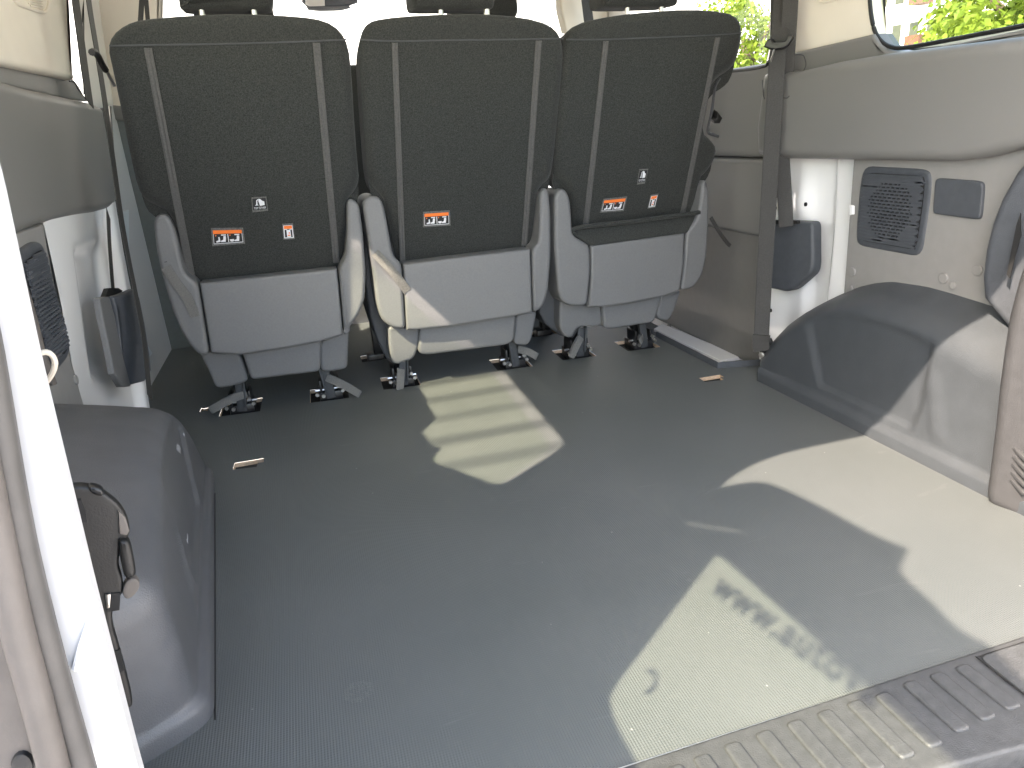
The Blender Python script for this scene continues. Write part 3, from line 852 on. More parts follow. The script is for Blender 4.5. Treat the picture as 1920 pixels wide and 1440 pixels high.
# C pillar metal flange + door seal on left
fr = thing('sliding_door_frame', 'pale painted steel door flange with dark seal beside the left retractor', 'door frame', (-0.81, 1.9, 0))
bm = nb(); plate(bm, OX([(176, 400), (187, 396), (195, 430), (207, 500), (215, 560), (226, 600), (232, 640), (262, 700), (258, 748), (230, 750), (205, 620), (190, 500)], -0.825), NX, 0.02, 0.004, 2); obj('flange', bm, M['white'], fr)
bm = nb(); plate(bm, OX([(222, 398), (231, 394), (243, 480), (258, 560), (270, 610), (279, 640), (288, 662), (283, 690), (279, 745), (268, 748), (276, 690), (268, 640), (250, 560), (236, 480)], -0.86), V((1, -0.3, 0)), 0.015, 0.003, 2); obj('door_edge', bm, M['silver'], fr)
bm = nb(); plate(bm, OX([(266, 618), (272, 640), (277, 680), (274, 705), (262, 725), (255, 750), (240, 748), (256, 690)], -0.84), NX, 0.01, 0.003, 2); obj('lower_flange', bm, M['silver'], fr)
bm = nb(); tube(bm, path([ox(a, b, -0.835) for a, b in ((206, 200), (213, 300), (222, 400), (240, 500), (262, 610), (275, 690), (283, 745))], 8), 0.0035, 8); obj('door_seal', bm, M['rubberk'], fr)
# sliding door card left (dark blue-grey) seen past the pillar
bm = nb(); plate(bm, [V((-0.90, 1.62, -0.05)), V((-0.90, 2.64, -0.05)), V((-0.90, 2.64, 0.75)), V((-0.90, 1.62, 0.75))], NX, 0.02, 0.004, 2)
dl = thing('sliding_door', 'dark blue grey lined left sliding door behind the belt', 'door', (-0.9, 2.1, 0))
obj('door_card', bm, M['teal'], dl)
# B pillar / bulkhead behind the left seat
bp = thing('front_bulkhead', 'cream and blue grey pillar wall behind the left seat', 'partition', (-0.7, 2.68, 0))
bm = nb(); plate(bm, [V((-0.95, 2.67, -0.02)), V((-0.40, 2.67, -0.02)), V((-0.40, 2.67, 0.80)), V((-0.95, 2.67, 0.80))], -NY, 0.03, 0.004, 2); obj('lower_board', bm, M['board'], bp)
bm = nb(); plate(bm, OY([(190, 195), (222, 198), (300, 206), (300, 235), (222, 226), (190, 222)], 2.655), -NY, 0.03, 0.006, 3); obj('trim_rail', bm, M['panel'], bp)
bm = nb(); plate(bm, OY([(150, -140), (305, -140), (300, 20), (300, 210), (178, 200), (162, 180), (158, 120), (157, 0)], 2.665), -NY, 0.03, 0.006, 3); obj('upper_trim', bm, M['cream'], bp)
bm = nb(); plate(bm, [V((-0.40, 2.69, -0.02)), V((0.66, 2.69, -0.02)), V((0.66, 2.69, 0.30)), V((-0.40, 2.69, 0.30))], -NY, 0.03, 0.004, 2); obj('seat_box', bm, M['shell_dark'], bp)
# right B pillar
bm = nb(); plate(bm, OY([(1045, -120), (1090, -120), (1104, 60), (1062, 60), (1052, 20)], 2.67), -NY, 0.05, 0.008, 3)
bpr = obj('door_pillar', bm, M['cream']); tag(bpr, 'cream pillar rising behind the gap between middle and right seats', 'pillar trim')
bm = nb(); ribbon(bm, [oy(1096, -60, 2.60), oy(1099, 0, 2.60), oy(1104, 40, 2.60)], NX, 0.036, 0.002)
tag(obj('seat_belt', bm, M['webd']), 'black belt hanging behind the right seat headrest', 'seat belt')
bm = nb(); ribbon(bm, [oy(270, -60, 2.55), oy(266, 0, 2.55), oy(262, 60, 2.55)], NX, 0.014, 0.002); ribbon(bm, [oy(268, -60, 2.54), oy(274, 0, 2.54), oy(279, 60, 2.54)], NX, 0.012, 0.002)
tag(obj('seat_belt', bm, M['webd']), 'narrow dark belt crossing the cream pillar above the left seat', 'seat belt')
bm = nb(); plate(bm, OY([(1105, -120), (1148, -120), (1140, 60), (1108, 60)], 2.72), -NY, 0.03, 0.006, 3)
tag(obj('door_pillar', bm, M['cream']), 'shaded cream pillar right of the black belt by the right headrest', 'pillar trim')

# right sliding door inner face
sd = thing('sliding_door', 'grey lined right sliding door behind the right seat with a window above', 'door', (0.86, 2.1, 0))
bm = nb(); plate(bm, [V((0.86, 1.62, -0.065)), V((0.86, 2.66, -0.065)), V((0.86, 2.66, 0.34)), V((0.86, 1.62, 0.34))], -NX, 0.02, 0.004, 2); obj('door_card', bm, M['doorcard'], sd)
bm = nb(); plate(bm, [V((0.845, 1.62, 0.32)), V((0.845, 2.66, 0.32)), V((0.845, 2.66, 0.53)), V((0.845, 1.62, 0.53))], -NX, 0.035, 0.015, 4); obj('middle_trim', bm, M['panel_d'], sd)
bm = nb(); plate(bm, [V((0.838, 1.62, 0.532)), V((0.838, 2.66, 0.532)), V((0.838, 2.66, 0.772)), V((0.838, 1.62, 0.765))], -NX, 0.045, 0.018, 5); obj('upper_trim', bm, M['panel_d'], sd)
bm = nb(); plate(bm, FL([(1226, 616), (1242, 606), (1392, 668), (1350, 676)], -0.06), NZ, 0.01, 0.003, 2); obj('door_sill', bm, M['white'], sd)
bm = nb(); disc(bm, ox(1306, 637, 0.855), -NX, 0.011, 0.006); obj('screw_cap', bm, M['doorcard'], sd)
bm = nb(); disc(bm, ox(1253, 612, 0.855), -NX, 0.010, 0.006); obj('screw_cap', bm, M['doorcard'], sd)
bm = nb(); tube(bm, path([ox(a, b, 0.845) for a, b in ((1260, 140), (1380, 134), (1430, 127), (1442, 118), (1448, 100), (1450, 0), (1450, -60))], 6), 0.007, 8); obj('window_seal', bm, M['rubberk'], sd)

# ------------------------------------------------------------------ belts
# right side long belt (front layer) with tongue, anchor
sb = thing('seat_belt', 'long grey seat belt hanging down the right wall to its floor anchor', 'seat belt', (0.72, 1.55, 0.05), 'third row belts')
bx = [(1467, -60), (1466, 0), (1457, 120), (1448, 260), (1440, 400), (1433, 520), (1427, 640)]
dep = [0.78, 0.775, 0.745, 0.735, 0.725, 0.715, 0.705]
bm = nb(); ribbon(bm, path([ox(a, b, d) for (a, b), d in zip(bx, dep)], 6), V((0.74, -0.67, 0)), 0.037, 0.003, ribs=4); obj('webbing', bm, M['web'], sb)
bm = nb(); ribbon(bm, path([ox(a, b, d) for (a, b), d in zip([(1428, 628), (1427, 645), (1429, 658)], [.7045, .7035, .704])], 4), V((0.74, -0.67, 0)), 0.041, 0.007); obj('belt_end', bm, M['webd'], sb)
bm = nb()
plate(bm, OX([(1418, 642), (1438, 640), (1441, 650), (1436, 660), (1434, 668), (1430, 674), (1423, 664), (1420, 656)], 0.70), V((-0.8, -0.6, 0)), 0.008, 0.002, 2)
obj('anchor_plate', bm, M['black'], sb)
bm = nb(); disc(bm, ox(1427, 666, 0.697), V((-0.8, -0.6, 0)), 0.007, 0.006); obj('anchor_bolt', bm, M['steel'], sb)
bm = nb(); plate(bm, OX([(1431, 88), (1437, 73), (1442, 72), (1446, 78), (1463, 75), (1467, 63), (1472, 64), (1474, 68), (1466, 84), (1460, 90), (1448, 93), (1440, 92)], 0.715), V((-0.8, -0.6, 0)), 0.012, 0.003, 3)
obj('tongue', bm, M['black'], sb)
bm = nb()
for a in (((1443, 93), (1438, 116)), ((1452, 93), (1445, 115)), ((1438, 116), (1445, 115))): tube(bm, [ox(*a[0], 0.715), ox(*a[1], 0.715)], 0.0022, 6)
obj('tongue_loop', bm, M['steel'], sb)
# second layer running into trim
sb2 = thing('seat_belt', 'shorter grey belt layer entering the right upper trim behind the long belt', 'seat belt', (0.79, 1.5, 0.75), 'third row belts')
bm = nb(); ribbon(bm, path([ox(a, b, 0.775) for a, b in ((1483, -60), (1482, 0), (1478, 70), (1474, 140))], 6), V((0.72, -0.69, 0)), 0.034, 0.003, ribs=4); obj('webbing', bm, M['web'], sb2)
# retractor right
rr = thing('belt_retractor', 'dark boxy belt retractor cover on the white metal right of the belt', 'belt retractor', (0.79, 1.5, 0.3), 'third row belt retractors')
bm = nb(); plate(bm, OX([(1441, 418), (1450, 414), (1500, 418), (1511, 420), (1511, 500), (1508, 516), (1480, 544), (1468, 549), (1437, 540)], 0.785), V((-1, -0.15, 0)), 0.028, 0.008, 4, rnd_r=0.012)
obj('retractor_cover', bm, M['navy'], rr)
bm = nb(); plate(bm, OX([(1446, 413), (1486, 415), (1486, 421), (1446, 420)], 0.776), V((-1, -0.15, 0)), 0.012); obj('slot', bm, M['hole'], rr)
bm = nb(); ribbon(bm, path([ox(a, b, 0.772) for a, b in ((1466, 290), (1470, 350), (1474, 425))], 6), V((0.72, -0.69, 0)), 0.034, 0.003, ribs=4); obj('webbing', bm, M['web'], rr)
# left thin belt seen edge-on
tb = thing('seat_belt', 'thin grey belt seen edge-on beside the left seat with its tongue', 'seat belt', (-0.76, 1.75, 0), 'third row belts')
lb = [(160, -60), (166, 0), (184, 110), (198, 200), (212, 300), (226, 400), (240, 480), (256, 560), (270, 640), (281, 745)]
bm = nb(); pp = path([ox(a, b, -0.725) for a, b in lb], 6); ribbon(bm, pp, edge_on(pp, 0.17), 0.044, 0.0015); obj('webbing', bm, M['web'], tb)
bm = nb(); tube(bm, path([ox(a, b, -0.70) for a, b in ((172, 98), (176, 97), (183, 104), (190, 118), (196, 128), (198, 131))], 4), 0.0065, 8); obj('tongue', bm, M['blackp'], tb)
bm = nb(); tube(bm, [ox(199, 131, -0.70), ox(214, 160, -0.70)], [0.003, 0.0042], 6); obj('tongue_blade', bm, M['steel'], tb)
tb2 = thing('seat_belt', 'grey belt crossing the sliver of left window into the upper trim', 'seat belt', (-0.8, 1.7, 0.75), 'third row belts')
bm = nb(); pp = path([ox(a, b, -0.79) for a, b in ((134, -60), (141, 0), (152, 80), (160, 140), (168, 195))], 6); ribbon(bm, pp, edge_on(pp, 0.28), 0.044, 0.002); obj('webbing', bm, M['web'], tb2)
bm = nb(); tube(bm, [ox(155, -40, -0.85), ox(156, 60, -0.85), ox(158, 176, -0.85)], 0.003, 8); tag(obj('window_seal', bm, M['rubberk']), 'black rubber strip on the left window behind the grey belt', 'seal')
# retractor left
rl = thing('belt_retractor', 'dark boxy belt retractor cover on the white metal at the left', 'belt retractor', (-0.77, 1.6, 0.3), 'third row belt retractors')
bm = nb(); plate(bm, OX([(187, 560), (192, 556), (212, 556), (222, 592), (232, 640), (238, 680), (246, 724), (230, 724), (215, 700), (203, 640), (194, 600)], -0.772), NX, 0.012, 0.004, 4); obj('side_face', bm, M['shell'], rl)
bm = nb(); plate(bm, OX([(211, 556), (220, 552), (228, 543), (234, 560), (246, 610), (258, 665), (264, 695), (262, 715), (248, 724), (238, 684), (230, 640), (221, 592)], -0.765), V((0.9, -0.4, 0)), 0.02, 0.006, 4); obj('retractor_cover', bm, M['navy'], rl)
bm = nb(); plate(bm, OX([(198, 556), (204, 540), (222, 540), (230, 545), (222, 558), (214, 556)], -0.775), NX, 0.01); obj('slot', bm, M['hole'], rl)
bm = nb(); pp = path([ox(a, b, -0.785) for a, b in ((203, 400), (205, 450), (210, 520), (213, 556))], 6); ribbon(bm, pp, edge_on(pp, 0.13), 0.042, 0.001); obj('webbing', bm, M['web'], rl)

# cream cable loop by the pillar
bm = nb(); tube(bm, path([oy(a, b, 0.60 + 0.002 * i) for i, (a, b) in enumerate(((66, 668), (76, 662), (90, 661), (100, 670), (103, 684), (98, 700), (88, 715), (80, 724)))], 6), 0.0022, 8)
tag(obj('cable_loop', bm, M['cord']), 'cream cable loop poking out from behind the white left pillar', 'cable')

# black latch bracket on left arch
lt = thing('latch_bracket', 'black plastic bracket with clips fixed to the left wheel arch side', 'bracket', (-0.60, 0.85, 0.2))
nlt = V((0.25, -0.96, 0.05)).normalized(); PL = V((-0.59, 0.675, 0.15))
LP = lambda pts, off=0.0: [on(a, b, PL + nlt * off, nlt) for a, b in pts]
bm = nb(); plate(bm, LP([(110, 930), (130, 914), (150, 911), (170, 914), (195, 924), (222, 945), (238, 968), (245, 995), (240, 1008), (228, 1018), (226, 1030), (222, 1060), (228, 1078), (232, 1096), (232, 1112), (218, 1128), (210, 1150), (212, 1175), (222, 1210), (236, 1260), (246, 1300), (250, 1322), (243, 1330), (228, 1326), (190, 1200), (110, 1060)]), nlt, 0.012, 0.003, 3, rnd_r=0.003); obj('bracket_plate', bm, M['blackp'], lt)
bm = nb(); plate(bm, LP([(165, 914), (176, 912), (192, 918), (197, 927), (190, 933), (170, 927)], 0.004), nlt, 0.012, 0.003, 3, rnd_r=0.002); obj('clip', bm, M['black'], lt)
bm = nb(); plate(bm, LP([(222, 1018), (228, 1014), (242, 1016), (248, 1030), (256, 1072), (254, 1082), (240, 1088), (232, 1082), (224, 1040)], 0.008), nlt, 0.016, 0.004, 3, rnd_r=0.003); obj('latch_clip', bm, M['blackp'], lt)
bm = nb(); plate(bm, LP([(222, 958), (236, 972), (243, 996), (238, 1004), (224, 1002)], 0.003), nlt, 0.006, 0.001, 2); obj('worn_tab', bm, M['rubber2'], lt)
bm = nb(); plate(bm, LP([(238, 1088), (252, 1084), (262, 1090), (262, 1104), (250, 1120), (236, 1126), (228, 1110)], 0.004), nlt, 0.010, 0.002, 2, rnd_r=0.003); obj('worn_tab', bm, M['rubber2'], lt)
bm = nb(); plate(bm, LP([(196, 1114), (226, 1112), (224, 1144), (200, 1148)], 0.0015), nlt, 0.003, 0.0); obj('slot', bm, M['hole'], lt)
bm = nb(); plate(bm, LP([(197, 1116), (208, 1114), (206, 1140), (200, 1142)], 0.003), nlt, 0.003, 0.001, 2); obj('spring_clip', bm, M['steel'], lt)
bm = nb(); plate(bm, LP([(214, 1222), (226, 1218), (234, 1256), (224, 1262)], 0.0015), nlt, 0.003); obj('slot', bm, M['hole'], lt)
bm = nb(); plate(bm, LP([(138, 940), (152, 936), (160, 955), (164, 980), (150, 978), (142, 962)], 0.0015), nlt, 0.003); obj('slot', bm, M['hole'], lt)

# ================================================================== SEATS
SA, SB_ = V((0, 1.872, 0.33)), V((0, 1.662, 0.90))
SN = V((0, -(SB_.z - SA.z), (SB_.y - SA.y))).normalized()      # faces rear and slightly down
def SP(pts, off=0.0): return [on(a, b, SA + SN * off, SN) for a, b in pts]
def sp(a, b, off=0.0): return on(a, b, SA + SN * off, SN)
def Q(c, off):
    """uv frame on a seat back from four pixel corners TL TR BR BL"""
    def f(u, v, o=0.0):
        x = (1 - v) * ((1 - u) * c[0][0] + u * c[1][0]) + v * ((1 - u) * c[3][0] + u * c[2][0])
        y = (1 - v) * ((1 - u) * c[0][1] + u * c[1][1]) + v * ((1 - u) * c[3][1] + u * c[2][1])
        return sp(x, y, off + o)
    return f
def poly(bm, f, pts, o, mi):
    vs2 = [bm.verts.new(f(u, v, o)) for u, v in pts]
    fc = bm.faces.new(vs2); fc.material_index = mi; fc.normal_update()
    if fc.normal.dot(SN) < 0: fc.normal_flip()
    bmesh.ops.triangulate(bm, faces=[fc])
SEATM = lambda: [M['kprint'], M['orange'], M['wprint'], M['gprint']]
OFF = 0.0016
def fold_label(parent, c):
    f = Q(c, OFF); bm = nb()
    plate(bm, [f(-.06, -.16), f(1.06, -.16), f(1.06, 1.14), f(-.06, 1.14)], SN, 0.0012, mi=3)
    poly(bm, f, [(0, 0), (1, 0), (1, 1), (0, 1)], .0004, 2)
    poly(bm, f, [(.015, .27), (.985, .27), (.985, .96), (.015, .96)], .0007, 0)
    poly(bm, f, [(0, 0), (1, 0), (1, .27), (0, .27)], .0007, 1)
    W = lambda pts: poly(bm, f, pts, .0010, 2)
    W([(.49, .30), (.515, .30), (.525, .92), (.50, .92)])
    for dx in (0.0, 0.46):
        W([(.27 + dx, .32), (.44 + dx, .32), (.44 + dx, .40), (.27 + dx, .40)])
        W([(.35 + dx, .44), (.43 + dx, .44), (.43 + dx, .60), (.41 + dx, .88), (.26 + dx, .88), (.24 + dx, .80), (.33 + dx, .72)])
    W([(.17, .50), (.215, .50), (.235, .86), (.10, .90), (.08, .80), (.17, .74)])
    W([(.55, .72), (.70, .70), (.70, .84), (.66, .90), (.58, .88)])
    poly(bm, f, [(.06, .38), (.10, .34), (.11, .40), (.08, .46)], .0010, 1)
    poly(bm, f, [(.55, .38), (.59, .34), (.60, .40), (.57, .46)], .0010, 1)
    return obj('fold_warning_label', bm, SEATM(), parent)
def tether_label(parent, c):
    f = Q(c, OFF); bm = nb()
    plate(bm, [f(-.02, -.10), f(1.02, -.10), f(1.02, 1.05), f(-.02, 1.05)], SN, 0.0012, mi=3)
    poly(bm, f, [(.04, 0), (.96, 0), (.96, .90), (.04, .90)], .0004, 0)
    W = lambda pts: poly(bm, f, pts, .0008, 2)
    W([(.46, .04), (.58, .06), (.70, .20), (.84, .28), (.84, .56), (.52, .60), (.44, .20)])
    W([(.30, .16), (.40, .06), (.44, .08), (.36, .20), (.36, .48), (.44, .54), (.18, .54), (.28, .46)])
    vs3, fs3 = text_mesh("TOP TETHER"); wd = max(v.x for v in vs3); hd = max(v.y for v in vs3)
    vv = [bm.verts.new(f(.10 + .80 * v.x / wd, .84 - .16 * v.y / hd, .0009)) for v in vs3]
    for q in fs3:
        try:
            fc = bm.faces.new([vv[i] for i in q]); fc.material_index = 2; fc.normal_update()
            if fc.normal.dot(SN) < 0: fc.normal_flip()
        except ValueError: pass
    return obj('tether_label', bm, SEATM(), parent)
def child_label(parent, c):
    f = Q(c, OFF); bm = nb()
    plate(bm, [f(-.10, -.12), f(1.10, -.12), f(1.10, 1.10), f(-.10, 1.10)], SN, 0.0012, mi=3)
    poly(bm, f, [(0, 0), (1, 0), (1, 1), (0, 1)], .0004, 2)
    poly(bm, f, [(.06, .03), (.94, .03), (.94, .28), (.06, .28)], .0008, 1)
    poly(bm, f, [(.10, .34), (.90, .34), (.90, .94), (.10, .94)], .0007, 0)
    poly(bm, f, [(.30, .36), (.72, .36), (.74, .92), (.32, .92)], .0010, 2)
    poly(bm, f, [(.36, .29), (.66, .29), (.60, .36), (.42, .36)], .0011, 0)
    poly(bm, f, [(.52, .56), (.62, .52), (.66, .64), (.54, .66)], .0013, 1)
    poly(bm, f, [(.40, .74), (.68, .74), (.68, .82), (.40, .82)], .0013, 1)
    return obj('child_seat_label', bm, SEATM(), parent)

def foot(parent, F, strap_px, side, mirror=1):
    ft = nb()
    box(ft, F + V((0, 0.035, 0.004)), (0.062, 0.075, 0.03), bev=0.003)
    box(ft, F + V((-0.024, 0.03, 0.03)), (0.006, 0.06, 0.045), bev=0.001)
    box(ft, F + V((0.024, 0.03, 0.03)), (0.006, 0.06, 0.045), bev=0.001)
    box(ft, F + V((0, 0.055, 0.075)), (0.03, 0.03, 0.10), bev=0.003)
    o = obj('floor_latch', ft, M['black'], parent)
    bm = nb(); ang = Matrix.Rotation(0.10 * mirror, 3, 'Y')
    box(bm, F + V((0.004 * mirror, -0.004, 0.045)), (0.024, 0.006, 0.088), rot=ang, bev=0.002)
    box(bm, F + V((0.016 * mirror, -0.006, 0.06)), (0.005, 0.02, 0.09), rot=ang, bev=0.001)
    obj('release_bracket', bm, M['shell_dark'], o)
    bm = nb()
    for dx, z in ((-0.036, 0.018), (-0.02, 0.012), (0.032, 0.02), (0.024, 0.034)):
        c_ = F + V((dx, -0.006, z)); cyl(bm, c_, c_ + V((0, -0.007, 0)), 0.0048, 10)
    c_ = F + V((-0.04, 0.02, 0.02)); cyl(bm, c_, c_ + V((0.08, 0, 0)), 0.004, 8)
    obj('bolt', bm, M['steel'], o)
    bm = nb()
    p0, p1 = strap_px; y = F.y - 0.012
    a_ = oy(*p0, y); b_ = oy(*p1, y - 0.02)
    d_ = (b_ - a_); perp = V((-d_.z, 0, d_.x)).normalized()
    mid = (a_ + b_) / 2 + V((0, -0.004, 0.004))
    top = path([a_, mid, b_, b_ + V((0, 0.007, 0.0)), mid + V((0, 0.011, 0)), a_ + V((0, 0.008, 0))], 5)
    ribbon(bm, top, perp, 0.020, 0.0016)
    obj('release_strap', bm, M['strap'], o)

def seat(key, label, fabric, seam, strips, centre, lwing, rwing, lleg, lmid, rleg, headrest, labels, straps, flap=None, tether=None, tcol=None, side_px=None):
    F0 = FOOT3[key]; c = (F0[0] + F0[1]) / 2
    s = thing('seat', label, 'car seat', c, 'row of three folding rear seats')
    bm = nb(); plate(bm, SP(fabric), SN, 0.10, 0.026, 6, sm=1, ext=V((0, -1, 0.16))); back = obj('backrest', bm, M['fabric'], s, smooth=60)
    # front cushion and squab (facing forwards, mostly hidden)
    bm = nb()
    pf = [p + V((0, 0.08, -0.016)) for p in SP([(a, b + 4) for a, b in fabric])]
    u, v, n = basis(-SN)
    cc = sum(pf, V()) / len(pf); pf = [cc + (p - cc) * 0.985 for p in pf]
    plate(bm, pf, -SN, 0.05, 0.03, 4, sm=1); obj('front_cushion', bm, M['fabric'], s)
    bm = nb(); box(bm, (c.x, 2.08, 0.30), (0.44, 0.42, 0.12), bev=0.03); obj('seat_cushion', bm, M['fabric'], s)
    bm = nb(); tube(bm, path([sp(a, b, 0.0006) for a, b in seam], 5), 0.0018, 6); obj('seam', bm, M['shell_dark'], back)
    for st in strips:
        (x0, y0, w0), (x1, y1, w1) = st
        p0, p1 = sp(x0, y0, 0.001), sp(x1, y1, 0.001)
        bm = nb(); w_a = (sp(x0 + w0, y0) - sp(x0, y0)).length; w_b = (sp(x1 + w1, y1) - sp(x1, y1)).length
        n_ = 10
        ribbon(bm, [lerp(p0, p1, i / n_) for i in range(n_ + 1)], NX, [lerp(w_a, w_b, i / n_) for i in range(n_ + 1)], 0.003, ribs=2); obj('zip_strip', bm, M['fabric_grey'], back)
    YP = 1.80
    bm = nb(); plate(bm, OY(centre, YP), V((0, -1, 0.05)), 0.085, 0.007, 4); obj('rear_shell', bm, M['shell'], s)
    for w_, nm in ((lwing, 'side_shell'), (rwing, 'side_shell')):
        bm = nb(); plate(bm, OY(w_, YP + 0.001), V((0, -1, 0.02)), 0.17, 0.009, 4, rnd_r=0.006); obj(nm, bm, M['shell'], s)
    for w_ in (lleg, rleg):
        sh = nb(); plate(sh, OY(w_, YP + 0.036), V((0, -1, -0.06)), 0.10, 0.008, 4, rnd_r=0.006); obj('lower_shell', sh, M['shell'], s)
    lmid = [(a, b - 16) if i < 2 else (a, b) for i, (a, b) in enumerate(lmid)]
    bm = nb(); plate(bm, OY(lmid, YP + 0.020), V((0, -1, -0.03)), 0.09, 0.008, 4, rnd_r=0.006); obj('kick_panel', bm, M['shell'], s)
    # inner frame closing the gaps
    bm = nb()
    zs = [oy(*p, YP + .05) for p in (centre[0], centre[1])]
    xa, xb = zs[0].x, zs[1].x
    box(bm, ((xa + xb) / 2, YP + 0.13, 0.24), (abs(xb - xa) - 0.01, 0.10, 0.20)); obj('seat_frame', bm, M['black'], s)
    for i, Fp in enumerate(F0):
        foot(s, Fp, straps[i], 1, 1 if i == 0 else -1)
    if side_px:
        bm = nb(); plate(bm, OY(side_px, 1.885), V((0, -1, 0)), 0.22, 0.006, 3); obj('side_shield', bm, M['shell_dark'], s)
    # headrest
    h = thing  # headrest is a part
    bm = nb(); plate(bm, [on(a, b, V((0, 1.70, 0.93)), SN) for a, b in headrest['out']], SN, 0.09, 0.02, 4, rnd_r=0.02, ext=V((0, -1, -0.05))); hr = obj('headrest', bm, M['fabric'], s)
    for (a, b) in headrest['posts']:
        bm = nb(); p = on(a, b, V((0, 1.72, 0.93)), SN); cyl(bm, p - V((0, 0, 0.03)), p + V((0, 0, 0.04)), 0.006, 10); obj('headrest_post', bm, M['steel'], hr)
    if flap:
        bm = nb(); plate(bm, OY(flap, 1.812), V((0, -1, 0.35)), 0.012, 0.005, 3, rnd_r=0.006); obj('fabric_flap', bm, M['fabric'], s)
        bm = nb(); tube(bm, path([oy(a, b, 1.806) for a, b in (flap[0], flap[1], flap[2], flap[3])], 5), 0.006, 8); obj('flap_hem', bm, M['fabric'], s)
    if tether:
        bm = nb(); pts4 = [oy(a, b, YP - 0.004 - 0.012 * math.sin(math.pi * i / (len(tether) - 1)) * (1 if tcol else .3)) for i, (a, b) in enumerate(tether)]
        d_ = pts4[-1] - pts4[0]; perp = V((-d_.z, 0, d_.x)).normalized()
        ribbon(bm, path(pts4, 5), perp, 0.022, 0.002); obj('tether_strap', bm, tcol or M['strap'], s)
        bm = nb(); a, b = tether[0]; plate(bm, OY([(a - 3, b - 9), (a + 2, b - 10), (a + 4, b + 6), (a - 1, b + 6)], YP - 0.0008), -NY, 0.004); obj('strap_slot', bm, M['hole'], s)
    for kind, cpx in labels:
        {'fold': fold_label, 'tether': tether_label, 'child': child_label}[kind](back, cpx)
    return s

seat('L', 'left seat of the row with three labels and floor straps, beside the thin belt',
     [(230, 40), (260, 30), (350, 22), (450, 19), (560, 24), (610, 32), (640, 52), (655, 82), (660, 130), (665, 220), (671, 300), (675, 335), (666, 357), (651, 372), (648, 420), (648, 480), (634, 535), (375, 560), (351, 505), (330, 440), (318, 402), (300, 388), (268, 374), (254, 350), (240, 290), (222, 200), (205, 120), (197, 85), (205, 60)],
     [(205, 86), (300, 84), (430, 82), (560, 78), (650, 74)],
     [((277, 90, 15), (358, 516, 15)), ((593, 80, 14), (631, 492, 12))],
     [(374, 531), (632, 504), (643, 627), (600, 640), (530, 653), (450, 665), (396, 661)],
     [(287, 418), (292, 404), (305, 400), (318, 408), (330, 440), (340, 490), (347, 515), (371, 531), (393, 662), (380, 668), (362, 655), (340, 622), (322, 580), (305, 520), (293, 470)],
     [(650, 376), (662, 372), (674, 385), (681, 440), (686, 510), (684, 560), (672, 592), (660, 605), (650, 626), (645, 627), (635, 505), (648, 482), (651, 430)],
     [(370, 655), (396, 661), (450, 663), (467, 714), (455, 722), (415, 731), (402, 728), (392, 700)],
     [(448, 660), (602, 636), (602, 655), (601, 698), (470, 714)],
     [(599, 640), (646, 622), (655, 606), (652, 694), (612, 700), (601, 695)],
     dict(out=[(334, -80), (512, -80), (513, 14), (500, 18), (345, 18), (332, 14)], posts=[(377, 16), (475, 16)]),
     [('fold', [(399, 432), (453, 431), (456, 454), (401, 458)]), ('tether', [(472, 373), (499, 371), (502, 394), (474, 397)]), ('child', [(531, 423), (548, 422), (551, 446), (533, 447)])],
     [((462, 738), (398, 768)), ((612, 708), (672, 738))],
     tether=[(311, 500), (330, 530), (352, 560), (366, 594)])
seat('M', 'middle seat of the row with one orange label and a pale strap end',
     [(690, 36), (720, 28), (790, 22), (900, 19), (985, 26), (1035, 40), (1055, 60), (1062, 90), (1058, 150), (1050, 230), (1042, 300), (1036, 332), (1017, 348), (1011, 362), (1006, 420), (1005, 455), (993, 500), (755, 525), (745, 482), (735, 440), (728, 400), (722, 374), (710, 358), (695, 345), (688, 320), (682, 250), (676, 150), (672, 95), (677, 58)],
     [(676, 74), (740, 77), (860, 75), (960, 74), (1056, 72)],
     [((740, 80, 11), (755, 488, 10)), ((1010, 76, 11), (983, 460, 10))],
     [(756, 495), (995, 466), (997, 585), (960, 593), (840, 612), (790, 617), (762, 618)],
     [(680, 385), (684, 372), (700, 366), (715, 372), (722, 395), (730, 440), (737, 480), (753, 494), (760, 617), (735, 615), (715, 600), (706, 570), (700, 520), (690, 450)],
     [(1013, 362), (1022, 351), (1030, 358), (1033, 400), (1033, 480), (1028, 540), (1020, 570), (1010, 582), (999, 585), (997, 468), (1008, 458), (1011, 440)],
     [(727, 612), (762, 615), (790, 614), (791, 630), (786, 652), (776, 676), (760, 680), (748, 686), (735, 682), (730, 650)],
     [(788, 612), (970, 592), (965, 640), (952, 648), (800, 667), (785, 664)],
     [(968, 590), (1008, 582), (998, 640), (990, 650), (964, 648), (966, 620)],
     dict(out=[(773, -80), (930, -80), (932, 12), (920, 17), (785, 18), (773, 14)], posts=[(826, 18), (912, 16)]),
     [('fold', [(796, 401), (841, 398), (842, 420), (796, 423)])],
     [((752, 692), (750, 730)), ((972, 655), (1006, 668))],
     tether=[(703, 474), (722, 494), (742, 516), (764, 546)], tcol=M['strap_l'],
     side_px=[(690, 400), (760, 400), (760, 672), (738, 684), (724, 672), (708, 640), (694, 596), (684, 530), (682, 440)])
